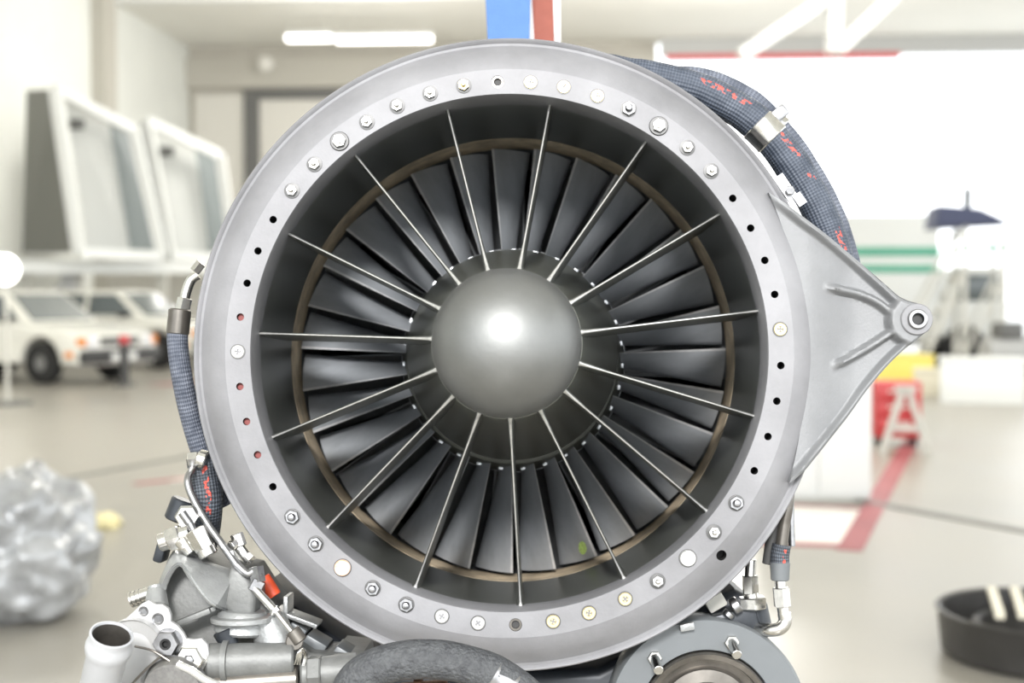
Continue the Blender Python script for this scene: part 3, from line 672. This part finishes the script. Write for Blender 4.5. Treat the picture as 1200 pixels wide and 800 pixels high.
# dark bodies under the intake
bm = bmesh.new(); pprism(bm, [(300, 690), (345, 712), (420, 768), (520, 790), (700, 784), (745, 760), (800, 720), (862, 690), (880, 700), (890, 740), (900, 860), (400, 860), (330, 790)], .10, .30, .012)
under = part('lower_casing', bm, M['dark'], eng, angle=50)
for x, y, w, h in ((352, 735, .02, .012), (372, 752, .026, .014), (402, 766, .02, .02)):
    bm = bmesh.new(); box(bm, e(x, y, .07), (w, .05, h), Matrix.Rotation(R(30), 3, 'Y'), .002); part('casing_clip', bm, M['cover'], under)
bm = bmesh.new(); box(bm, e(350, 722, .06), (.05, .04, .005), Matrix.Rotation(R(20), 3, 'Y'), .001); box(bm, e(338, 712, .06), (.005, .04, .03), None, .001); part('casing_clip', bm, M['casting'], under)
# thick rubber hose at the bottom
rh = hose('rubber_hose', [(400, 832, -.07), (420, 795, -.07), (455, 777, -.07), (500, 772, -.07), (545, 778, -.07), (588, 795, -.07), (622, 822, -.07), (640, 850, -.07)], .0200, M['rubber'], wob=.04, seg=28)
tagobj(rh, 'thick black ribbed rubber hose arching under the intake')
band('tape_band', (577, 790, -.07), (602, 806, -.07), .0208, 0, M['dsteel'], rh)
bm = bmesh.new(); cyl(bm, e(470, 812, -.05), e(525, 808, -.05), .011, 20); revolve(bm, [(.006, 0), (.0135, 0), (.0135, .008), (.006, .008)], 24, e(486, 806, -.05), (1, 0, .05)); part('copper_union', bm, M['copper'], eng)
# --- round drive cover, bottom right
cc = e(829, 842, .055); RC = .111
bm = bmesh.new()
revolve(bm, [(.0740, .06), (RC * .985, .06), (RC, .055), (RC, .004), (RC * .975, 0), (.0760, 0), (.0745, .003), (.0735, .012), (.0735, .06)], 96, cc, YAX, closed=True)
dc = part('drive_cover', bm, M['cover'], eng)
bm = bmesh.new(); revolve(bm, [(.0734, .010), (.0734, -.003), (.0715, -.006), (.066, -.004), (.0645, .012), (.056, .014), (.053, .004), (.040, .002), (.037, .014), (0, .014)], 64, cc, YAX); part('bearing_ring', bm, M['bore'], dc)
for x, y in ((767, 770), (857, 752)):
    c = e(x, y, .054); bm = bmesh.new(); hexa(bm, c + Vector((0, .002, 0)), c + Vector((.0, -.007, -.0)), .0082); cyl(bm, c + Vector((0, -.006, 0)), c + Vector((.002, -.030, -.009)), .0055, 18); part('cover_stud', bm, M['steel'], dc)
bm = bmesh.new(); box(bm, e(805, 734, .05), (.016, .01, .008), Matrix.Rotation(R(-10), 3, 'Y'), .001); part('cover_tab', bm, M['casting'], dc)
# fittings at the lower right
bm = bmesh.new(); cyl(bm, e(882, 745, .09), e(878, 706, .09), .024, 28, .020); box(bm, e(855, 728, .09), (.06, .05, .03), Matrix.Rotation(R(-15), 3, 'Y'), .005); mb = part('valve_body', bm, M['dark'], eng)
bm = bmesh.new(); hexa(bm, e(882, 713, .07), e(881, 699, .07), .0165); cyl(bm, e(881, 700, .07), e(880, 694, .07), .009, 20); hexa(bm, e(880, 696, .07), e(879, 674, .07), .0095); cyl(bm, e(879, 676, .07), e(880, 655, .07), .0062, 18); part('valve_fitting', bm, M['steel'], mb)
bm = bmesh.new(); cyl(bm, e(858, 712, .06), e(866, 707, .06), .010, 20); cyl(bm, e(852, 722, .06), e(856, 717, .06), .007, 16); part('valve_plug', bm, M['dsteel'], mb)
bm = bmesh.new(); box(bm, e(838, 705, .09), (.022, .02, .016), Matrix.Rotation(R(-30), 3, 'Y'), .002); part('casing_clip', bm, M['pale_grey'], under)
h5 = hose('fuel_hose', [(926, 560, .06), (923, 590, .05), (919, 615, .05), (916, 640, .05)], .0066, M['bore'])
bm = bmesh.new(); tube(bm, [e(922, 560, .055), e(913, 595, .055), e(905, 625, .055), e(900, 660, .06)], .0065, 14, 8); part('tube_core', bm, M['rubberb'], h5)
bm = bmesh.new(); tube(bm, [e(916, 638, .05), e(914, 650, .05), e(914, 662, .05)], .0105, 20, 6); part('rubber_sleeve', bm, M['braid3'], h5)
bm = bmesh.new(); cyl(bm, e(914, 658, .05), e(914, 680, .05), .0112, 22, .0102); part('hose_ferrule', bm, M['cover'], h5)
bm = bmesh.new(); cyl(bm, e(914, 678, .05), e(915, 692, .05), .0065, 16); hexa(bm, e(915, 688, .05), e(917, 711, .05), .0098); cyl(bm, e(917, 710, .05), e(919, 722, .05), .0065, 16)
tube(bm, [e(919, 718, .05), e(920, 728, .05), e(914, 736, .05), e(902, 738, .055), e(888, 736, .07)], .0075, 16, 8); part('hose_elbow', bm, M['steel'], h5)
bm = bmesh.new(); cyl(bm, e(926, 575, .09), e(928, 640, .09), .004, 12); part('steel_tube', bm, M['dsteel'], eng)

# --- slings that carry the engine, going up to the roof
def strap(name, px0, px1, pxt0, pxt1, Y, m, label):
    bm = bmesh.new(); a = at(px0, 70, Y); b = at(px1, 70, Y); c = at(pxt1, -60, Y); d = at(pxt0, -60, Y)
    k = (CEIL - 0.2 - c.z) / (c.z - a.z)
    t0, t1 = Vector((d.x, Y, CEIL - .02)), Vector((c.x, Y, CEIL - .02))
    low = Vector((0, 0, -0.155))
    prism(bm, [a + low, b + low, c, t1, t0, d], (0, .006, 0), .001, 1)
    o = part(name, bm, m, None)
    bm = bmesh.new(); yl = (EI @ Vector((0, Y, 1.58))).y; rr_ = lerp(.300, .285, (yl - .36) / .26) + .003
    revolve(bm, [(rr_, yl - .022), (rr_ + .004, yl - .022), (rr_ + .004, yl + .022), (rr_, yl + .022)], 72, axis=YAX, closed=True); bm.transform(EM); part('sling_loop', bm, m, o)
    tagobj(o, label, 'strap', 'lifting slings above the engine'); return o
strap('lifting_strap', 579, 617, 566, 623, 2.03, M['blue_strap'], 'sky blue webbing sling hanging down to the top of the engine')
s2 = strap('lifting_strap', 627, 652, 618, 648, 2.1, M['brown_strap'], 'red-brown webbing sling with white edges beside the blue one')
for a, b, c, d in ((618, 627, 613, 620), (651, 657, 646, 656)):
    bm = bmesh.new(); prism(bm, [at(a, 70, 2.098), at(b, 70, 2.098), at(d, -60, 2.098), Vector((at(d, -60, 2.098).x, 2.098, CEIL - .02)), Vector((at(c, -60, 2.098).x, 2.098, CEIL - .02)), at(c, -60, 2.098)], (0, .008, 0)); part('strap_edge', bm, M['white_strap'], s2)

# ================================================================ BACKGROUND THINGS
def make_car(loc, rz, label):
    t = empty('parked_car', loc, rz); tagobj(t, label, 'car', 'white parked cars')
    W = .82
    def arch(cx, r=.40, n=9): return [(cx + r * math.cos(PI * k / n), .30 + r * math.sin(PI * k / n)) for k in range(n, -1, -1)]
    prof = [(-2.0, .30)] + arch(-1.2) + arch(1.2) + [(1.98, .28), (2.02, .55), (1.98, .72), (1.75, .80), (.85, .90), (-1.5, .95), (-2.0, .92), (-2.05, .6)]
    bm = bmesh.new(); prism(bm, [Vector((x, -W, z)) for x, z in prof], (0, 2 * W, 0), .05, 3); part('car_body', bm, M['car'], t, angle=45)
    bm = bmesh.new()
    lo = [(.95, -.76), (.95, .76), (-1.75, .76), (-1.75, -.76)]; hi = [(.25, -.60), (.25, .60), (-1.45, .60), (-1.45, -.60)]
    A = [bm.verts.new((x, y, .88)) for x, y in lo]; B = [bm.verts.new((x, y, 1.40)) for x, y in hi]
    bm.faces.new(A[::-1]); bm.faces.new(B)
    for k in range(4): bm.faces.new((A[k], A[(k + 1) % 4], B[(k + 1) % 4], B[k]))
    bmesh.ops.recalc_face_normals(bm, faces=bm.faces); bmesh.ops.bevel(bm, geom=bm.edges[:], offset=.05, segments=3, affect='EDGES'); cab = part('car_cabin', bm, M['car'], t, angle=45)
    def pane(q):
        c = sum((Vector(p) for p in q), Vector()) / 4; n = (Vector(q[1]) - Vector(q[0])).cross(Vector(q[3]) - Vector(q[0])).normalized()
        bm = bmesh.new(); prism(bm, [Vector(p) + n * -.01 for p in q], n * .025); part('window', bm, M['glass'], cab, smooth=False)
    def sp(x, z, s): return (x, s * lerp(.76, .60, (z - .88) / .52), z)
    for s in (-1, 1):
        for x0, x1, u0, u1 in ((.72, -.30, .24, -.30), (-.40, -1.45, -.40, -1.30)):
            q = [sp(x0, .95, s), sp(x1, .95, s), sp(u1, 1.32, s), sp(u0, 1.32, s)]
            pane(q if s > 0 else q[::-1])
    pane([(.87, -.62, .94), (.87, .62, .94), (.34, .52, 1.33), (.34, -.52, 1.33)])
    pane([(-1.71, .62, .95), (-1.71, -.62, .95), (-1.50, -.52, 1.32), (-1.50, .52, 1.32)])
    bm = bmesh.new(); revolve(bm, [(.12, -.09), (.27, -.1), (.31, -.08), (.32, 0), (.31, .08), (.27, .1), (.12, .09)], 28, axis=YAX, closed=True); tm = mesh(bm, M['tyre'], 'wheel')
    bm = bmesh.new(); revolve(bm, [(0, -.075), (.05, -.085), (.06, -.07), (.18, -.08), (.20, -.095), (.20, .095), (0, .08)], 24, axis=YAX); rm = mesh(bm, M['rim'], 'rim')
    for x in (-1.2, 1.2):
        for y in (-.72, .72): w = link('wheel', tm, t, (x, y, .32)); link('wheel_rim', rm, w)
    bm = bmesh.new(); box(bm, (2.02, 0, .42), (.16, 1.62, .20), None, .03); part('bumper', bm, M['rubberb'], t)
    bm = bmesh.new(); box(bm, (-2.03, 0, .42), (.14, 1.62, .20), None, .03); part('bumper', bm, M['rubberb'], t)
    bm = bmesh.new(); box(bm, (2.02, 0, .64), (.05, .80, .13), None, .01); part('grille', bm, M['darkgrey'], t)
    for s in (-1, 1):
        bm = bmesh.new(); cyl(bm, (1.97, s * .58, .64), (2.05, s * .58, .64), .10, 20); part('headlamp', bm, M['headlamp'], t)
        bm = bmesh.new(); box(bm, (1.98, s * .76, .64), (.10, .12, .13), None, .015); part('indicator', bm, M['amber'], t)
        bm = bmesh.new(); box(bm, (1.80, s * .825, .45), (.16, .03, .09), None, .01); part('indicator', bm, M['amber'], t)
    bm = bmesh.new(); box(bm, (2.11, 0, .40), (.02, .52, .12), None, .004); part('number_plate', bm, M['white_steel'], t)
    bm = bmesh.new(); box(bm, (.55, -.86, .97), (.12, .14, .10), None, .02); box(bm, (.55, .86, .97), (.12, .14, .10), None, .02); part('wing_mirror', bm, M['rubberb'], t)
    return t
def car_at(px, py, hd, label):
    g = P(px, py); c, s = math.cos(hd), math.sin(hd); wx, wy = 1.2, -.72
    return make_car((g.x - (wx * c - wy * s), g.y - (wx * s + wy * c), 0), hd, label)
car_at(52, 450, R(-27), 'nearer white hatchback with dark front wheel and orange indicator at the far left')
car_at(186, 432, R(-20), 'white car parked further back, half hidden behind the engine')
# two white framed cabins on a steel stand
def cabin(px0, px1, y0t, y1t, yb0, yb1, Y0, Y1, side_px, label):
    """open white frame: corners given on its two upright edges"""
    a, b = at(px0[0], y0t, Y0), at(px1[0], y1t, Y1); c, d = at(px1[1], yb1, Y1), at(px0[1], yb0, Y0)
    t = empty('framed_cabin', (d + c) / 2); tagobj(t, label, 'frame', 'white framed cabins on the stand')
    o_ = (d + c) / 2; a, b, c, d = a - o_, b - o_, c - o_, d - o_
    w = .19
    n = (b - a).cross(d - a).normalized(); 
    if n.y > 0: n = -n
    for nm, p, q in (('frame_rail', a, b), ('frame_post', b, c), ('frame_rail', d, c), ('frame_post', a, d)):
        bm = bmesh.new(); bar(bm, p, q, w * (.8 if nm == 'frame_rail' else 1), w); part(nm, bm, M['white_steel'], t, smooth=False)
    s0, s1 = at(side_px[0], y0t + 2, Y0 + .9) - o_, at(side_px[1], yb0, Y0 + .9) - o_             # side sheet going back, its shade put into the grey
    bm = bmesh.new(); prism(bm, [a, d, s1, s0], (0, .05, 0)); part('side_sheet', bm, M['side_shade'], t, smooth=False)
    m0, m1 = a.lerp(b, .56), d.lerp(c, .52)
    back = Vector((0, .55, 0))
    bm = bmesh.new(); prism(bm, [m0 + back, b + back, c + back, m1 + back], (0, .05, 0)); part('back_panel', bm, M['blue_grey'], t, smooth=False)
    bm = bmesh.new(); prism(bm, [a + back, m0 + back, m1 + back, d + back], (0, .04, 0)); part('back_panel', bm, M['window'], t, smooth=False)
    bm = bmesh.new(); box(bm, a.lerp(b, .25) + Vector((0, .1, -.45)), (.3, .1, .2), None, .03); part('latch_box', bm, M['darkgrey'], t)
    return t
cabin((64, 92), (156, 190), 104, 152, 296, 300, 26.0, 27.4, (31, 26), 'left white framed cabin with its shaded side sheet coloured grey, above the parked cars')
cabin((172, 199), (258, 275), 141, 182, 299, 303, 29.0, 30.0, (164, 186), 'right white framed cabin with a slanted top, next to the engine rim')
st = empty('steel_stand', at(150, 340, 27).xy.to_3d()); tagobj(st, 'pale steel stand with sloping braces carrying the framed cabins', 'stand')
so = st.location.copy()
def sbar(nm, p, q, w, m=M['pale_grey']):
    bm = bmesh.new(); bar(bm, p - so, q - so, w); part(nm, bm, m, st, smooth=False)
sbar('deck_beam', at(14, 313, 26.2), at(330, 314, 29.8), .24, M['white_steel'])
sbar('deck_beam', at(20, 312, 27.4), at(330, 313, 31.0), .24)
for px, Y in ((30, 27), (92, 27.5), (190, 28.5), (282, 29.5)):
    p = at(px, 316, Y); sbar('leg', p, Vector((p.x, p.y, 0.0)), .2)
sbar('brace', at(92, 310, 27.4), at(45, 372, 27), .16, M['grey_steel']); sbar('brace', at(70, 310, 27.2), at(100, 372, 27.4), .16, M['grey_steel'])
# sheet hanging behind stand
bm = bmesh.new(); box(bm, (0, 0, 1.0), (4.6, .08, 2.0), None, .01)
o = part('stacked_panel', bm, M['panel'], None, (*at(240, 400, 31.5).xy, 0), (0, 0, R(-8)), smooth=False); tagobj(o, 'pale grey panel leaning upright behind the parked cars under the stand', 'panel')
# work lamp shining at the far left
t = empty('work_lamp', (*at(8, 400, 17).xy, 0)); tagobj(t, 'round bright work lamp on a pole at the far left edge', 'lamp')
hz = at(8, 316, 17).z
bm = bmesh.new(); cyl(bm, (0, 0, 0.02), (0, 0, hz - .15), .025, 12); part('pole', bm, M['pale_grey'], t)
bm = bmesh.new(); cyl(bm, (0, 0, 0), (0, 0, .03), .3, 24); part('base', bm, M['darkgrey'], t)
bm = bmesh.new(); cyl(bm, (0, .08, hz), (0, -.05, hz), .14, 24, .20); part('lamp_shade', bm, M['white_steel'], t)
bm = bmesh.new(); cyl(bm, (0, -.045, hz), (0, -.07, hz), .18, 24); part('lamp_glass', bm, M['lamp'], t)
# bollard by the car
g = P(146, 452); t = empty('bollard', g); tagobj(t, 'black post standing in front of the white hatchback', 'post')
bm = bmesh.new(); cyl(bm, (0, 0, .02), (0, 0, .62), .07, 16); part('post', bm, M['rubberb'], t); bm = bmesh.new(); cyl(bm, (0, 0, 0), (0, 0, .03), .16, 16); part('base', bm, M['darkgrey'], t)
bm = bmesh.new(); cyl(bm, (0, 0, .62), (0, 0, .74), .075, 16); part('reflector', bm, M['red'], t)
# ceiling lamps
def ceil_lamp(px, py, Y, Lx, label):
    p = at(px, py, Y); p.z = CEIL - .55; t = empty('ceiling_lamp', p, -PSI); tagobj(t, label, 'lamp', 'hangar ceiling lamps')
    bm = bmesh.new(); box(bm, (0, 0, .1), (Lx, .35, .10), None, .01); part('lamp_housing', bm, M['white_steel'], t)
    bm = bmesh.new(); box(bm, (0, 0, 0), (Lx * .96, .28, .12), None, .02); part('diffuser', bm, M['lamp'], t)
    for s in (-.4, .4):
        bm = bmesh.new(); cyl(bm, (Lx * s, 0, .14), (Lx * s, 0, .56), .015, 8); part('hanger_rod', bm, M['pale_grey'], t)
ceil_lamp(362, 48, 36.3, 1.2, 'short lit ceiling lamp left of the intake, near the far wall')
ceil_lamp(450, 42, 36.5, 2.6, 'long lit ceiling lamp right beside the top of the flange')
p = at(312, 75, 39.2); t = empty('wall_lamp', p, -PSI); tagobj(t, 'small round white lamp high on the beige far wall', 'lamp')
bm = bmesh.new(); cyl(bm, (0, .35, 0), (0, .05, 0), .08, 14); part('lamp_arm', bm, M['pale_grey'], t); bm = bmesh.new(); cyl(bm, (0, .1, 0), (0, -.1, 0), .12, 20, .20); part('lamp_shade', bm, M['white_steel'], t)
bm = bmesh.new(); cyl(bm, (0, -.09, 0), (0, -.12, 0), .17, 20); part('lamp_glass', bm, M['panel'], t)
# roof truss on the right
t = empty('roof_truss', at(950, 0, 18).xy.to_3d() + Vector((0, 0, 5))); tagobj(t, 'white steel roof truss with sloping braces at the upper right', 'truss'); to = t.location.copy()
for nm, a, b, w in (('brace', (868, 66), (985, -12), .26), ('post', (977, 62), (977, -40), .28), ('brace', (980, 60), (1062, -20), .34), ('chord', (700, -18), (1300, -18), .36)):
    bm = bmesh.new(); bar(bm, at(*a, 18) - to, at(*b, 18) - to, w, .16); part(nm, bm, M['white_steel'], t, smooth=False)
# foil-wrapped lump, lower left
g = P(-14, 742); bm = bmesh.new(); bmesh.ops.create_icosphere(bm, subdivisions=5, radius=1)
for v in bm.verts:
    d = v.co.normalized(); n = mnoise.noise(d * 2.2 + Vector((3, 1, 7))) * .22 + abs(mnoise.noise(d * 3.5)) * .20 + abs(mnoise.noise(d * 8)) * .05
    r = 1 + n - .12; v.co = Vector((d.x * .36 * r, d.y * .42 * r, max(0.0, .30 + d.z * .36 * r)))
o = part('wrapped_bundle', bm, M['foil'], None, (g.x, g.y + .3, 0), angle=180); tagobj(o, 'crumpled silver plastic wrapped bundle on the floor at lower left', 'bundle')
# rag on the floor
g = P(124, 618); bm = bmesh.new(); bmesh.ops.create_icosphere(bm, subdivisions=4, radius=1)
for v in bm.verts:
    d = v.co.copy(); n = 1 + .45 * mnoise.noise(d * 2.4 + Vector((5, 2, 1))); v.co = Vector((d.x * .085 * n + (.05 if d.x < -.3 else 0) * -1, d.y * .09 * n, max(0, .035 + d.z * .05 * n)))
o = part('rag', bm, M['rag'], None, g, (0, 0, .3), angle=180); tagobj(o, 'small pale yellow crumpled rag lying on the floor', 'rag')
# black tray at lower right
g = on_floor(1226, 760); tc_ = at(1226, 716, 5.25); t = empty('drip_tray', (tc_.x, tc_.y, 0)); tagobj(t, 'round black drip tray on the floor at lower right', 'tray')
RR = .405
bm = bmesh.new(); revolve(bm, [(0, .0), (RR - .05, .0), (RR - .02, .02), (RR - .006, .16), (RR + .004, .175), (RR - .004, .183), (RR - .02, .178), (RR - .035, .05), (RR - .10, .03), (0, .03)], 72); part('tray_shell', bm, M['tray'], t)
bm = bmesh.new(); revolve(bm, [(RR - .14, .03), (RR - .135, .125), (RR - .15, .135), (RR - .165, .125), (RR - .17, .03)], 64, closed=True); part('inner_ring', bm, M['tray'], t)
bm = bmesh.new(); revolve(bm, [(0, .031), (RR - .175, .031), (RR - .18, .036), (0, .038)], 48); part('tray_liner', bm, M['trayliner'], t)
for i, (px, py) in enumerate(((1162, 690), (1189, 690))):
    a = at(px, py, 5.25 + .30) ; b = at(px + 10, 722, 5.02)
    bm = bmesh.new(); bar(bm, Vector((0, 0, 0)), b - a, .034, .02)
    o = part('wooden_stick', bm, M['cream'], None, a, smooth=False); tagobj(o, ('left', 'right')[i] + ' one of two cream sticks lying across the black tray', 'stick', 'cream sticks in the tray')
# red cabinet and pale trestle
g = P(1056, 524); t = empty('tool_cabinet', (g.x, g.y + .2, 0), R(-6)); tagobj(t, 'small red steel tool cabinet on castors beyond the mounting lug', 'cabinet')
bm = bmesh.new(); box(bm, (0, 0, .33), (.40, .36, .50), None, .012); part('body', bm, M['red'], t)
for z in (.19, .33, .47):
    bm = bmesh.new(); box(bm, (0, -.185, z), (.36, .02, .12), None, .004); d = part('drawer', bm, M['red'], t)
    bm = bmesh.new(); box(bm, (0, -.205, z + .03), (.2, .02, .02), None, .004); part('handle', bm, M['pale_grey'], d)
for x in (-.15, .15):
    for y in (-.13, .13):
        bm = bmesh.new(); cyl(bm, (x - .015, y, .04), (x + .015, y, .04), .04, 14); box(bm, (x, y, .07), (.04, .05, .03)); part('castor', bm, M['rubberb'], t)
g = P(1056, 530); t = empty('trestle', (g.x, g.y - .12, 0), R(-4)); tagobj(t, 'pale A-shaped trestle standing in front of the red cabinet', 'trestle')
for a, b, nm in (((-.20, 0, 0), (-.02, 0, .56), 'leg'), ((.20, 0, 0), (.02, 0, .56), 'leg'), ((-.12, 0, .22), (.12, 0, .22), 'crossbar'), ((-.09, 0, .56), (.09, 0, .56), 'top_rail')):
    bm = bmesh.new(); bar(bm, a, b, .055, .05); part(nm, bm, M['pale_grey'], t, smooth=False)
# white cabinet left of it
g = P(975, 588); t = empty('white_cabinet', (g.x - .05, g.y + .25, 0), R(2)); tagobj(t, 'plain white cabinet standing just behind the lug, left of the red one', 'cabinet')
bm = bmesh.new(); box(bm, (-.05, 0, .47), (.72, .45, .90), None, .01); part('body', bm, M['white_steel'], t)
for s in (-1, 1):
    bm = bmesh.new(); box(bm, (-.05 + s * .178, -.232, .47), (.345, .02, .86), None, .004); d = part('door', bm, M['white_steel'], t)
    bm = bmesh.new(); box(bm, (-.05 + s * .03, -.25, .5), (.015, .02, .12), None, .004); part('handle', bm, M['pale_grey'], d)
bm = bmesh.new(); box(bm, (-.05, 0, .012), (.66, .40, .03)); part('plinth', bm, M['pale_grey'], t)
# white van with green stripes beyond
g = P(1010, 428); vb = empty('box_van', (g.x - .6, g.y + 1.2, 0), R(-4)); tagobj(vb, 'white box van with two green stripes in the bright doorway', 'van')
def vp(nm, c, s, m, b=.02, par=vb): bm = bmesh.new(); box(bm, c, s, None, b); return part(nm, bm, m, par)
vp('van_box', (0, 0, 1.65), (4.2, 2.1, 2.3), M['white_steel'], .05)
vp('stripe', (0, -1.06, 2.12), (4.2, .02, .17), M['stripe_green'], .002); vp('stripe', (0, -1.06, 1.80), (4.2, .02, .15), M['stripe_green'], .002)
vp('vent', (.05, -1.06, 2.48), (.3, .03, .25), M['grey_steel'], .01)
vp('chassis', (.3, 0, .45), (4.8, 1.6, .14), M['darkgrey'], .01)
vp('cab', (2.75, 0, 1.15), (1.3, 1.9, 1.3), M['white_steel'], .12); vp('side_window', (2.8, -.96, 1.45), (.8, .02, .5), M['glass'], .01)
for x in (-1.2, 2.6):
    for y in (-.9, .9):
        bm = bmesh.new(); cyl(bm, (x, y - .1, .38), (x, y + .1, .38), .38, 24); part('wheel', bm, M['tyre'], vb)
# navy canopy on a mast, stairs
g = P(1118, 440); t = empty('access_stairs', (g.x, g.y, 0), R(-8)); tagobj(t, 'pale wheeled access stairs with a navy canopy on top', 'stairs'); Yg = g.y
def ap(nm, a, b, w, m=M['pale_grey']): bm = bmesh.new(); bar(bm, a, b, w); part(nm, bm, m, t, smooth=False)
for y in (0, .8):
    ap('stringer', (-.55, y, .05), (.15, y, 1.75), .07); ap('post', (.15, y, .05), (.15, y, 2.45), .07); ap('post', (.75, y, .05), (.75, y, 2.4), .07)
    ap('handrail', (-.6, y, .95), (.15, y, 2.45), .05); ap('handrail', (.15, y, 2.1), (1.2, y, 2.1), .05, M['stripe_green'])
    ap('brace', (.15, y, .3), (.75, y, 1.6), .05)
for k in range(6): bm = bmesh.new(); box(bm, (-.49 + k * .115, .4, .25 + k * .27), (.2, .8, .03)); part('tread', bm, M['pale_grey'], t, smooth=False)
bm = bmesh.new(); box(bm, (.45, .4, 1.76), (.75, .85, .05)); part('platform', bm, M['white_steel'], t, smooth=False)
bm = bmesh.new(); prism(bm, [Vector((-.35, -.2, 2.42)), Vector((.85, -.2, 2.48)), Vector((.35, -.2, 2.72)), Vector((-.30, -.2, 2.78))], (0, 1.2, 0), .02); part('canopy', bm, M['navy'], t)
bm = bmesh.new(); bar(bm, (.25, .4, 2.6), (.25, .4, 3.1), .12); part('mast', bm, M['cover'], t)
# crates and a machine on the floor in the doorway
def crate(px, py, w, h, m, name, label, cat):
    g = P(px, py); t = empty(name, (g.x, g.y, 0), R(random.uniform(-20, 20))); tagobj(t, label, cat)
    for s in (-1, 1):
        bm = bmesh.new(); box(bm, (s * (w / 2 - .015), 0, h / 2 + .02), (.03, w * .8, h), None, .004); part('side_panel', bm, m, t)
        bm = bmesh.new(); box(bm, (0, s * (w * .4 - .015), h / 2 + .02), (w - .06, .03, h), None, .004); part('end_panel', bm, m, t)
    bm = bmesh.new(); box(bm, (0, 0, .015), (w, w * .8, .03), None, .004); part('bottom', bm, m, t)
    bm = bmesh.new(); box(bm, (0, 0, h + .03), (w * 1.04, w * .84, .04), None, .008); part('lid', bm, m, t)
crate(1052, 452, .85, .42, M['yellow'], 'storage_crate', 'yellow lidded crate on the floor by the bright doorway', 'crate')
crate(1150, 470, 1.0, .5, M['white_steel'], 'storage_crate', 'white lidded crate on the floor at the right edge of the doorway', 'crate')
crate(1098, 462, .6, .3, M['cream'], 'storage_crate', 'low cream crate between the yellow and white crates', 'crate')
g = P(1180, 446); t = empty('compressor', (g.x, g.y, 0), R(10)); tagobj(t, 'dark grey compressor on wheels behind the white crate', 'compressor')
bm = bmesh.new(); cyl(bm, (-.4, 0, .45), (.4, 0, .45), .22, 24); part('tank', bm, M['grey_steel'], t)
bm = bmesh.new(); box(bm, (0, 0, .78), (.4, .3, .25), None, .03); part('motor', bm, M['darkgrey'], t)
for x in (-.3, .3):
    bm = bmesh.new(); cyl(bm, (x, -.25, .12), (x, -.18, .12), .12, 16); cyl(bm, (x, .18, .12), (x, .25, .12), .12, 16); bar(bm, (x, -.2, .12), (x, .2, .12), .03); box(bm, (x, 0, .2), (.05, .25, .16)); part('axle', bm, M['rubberb'], t)
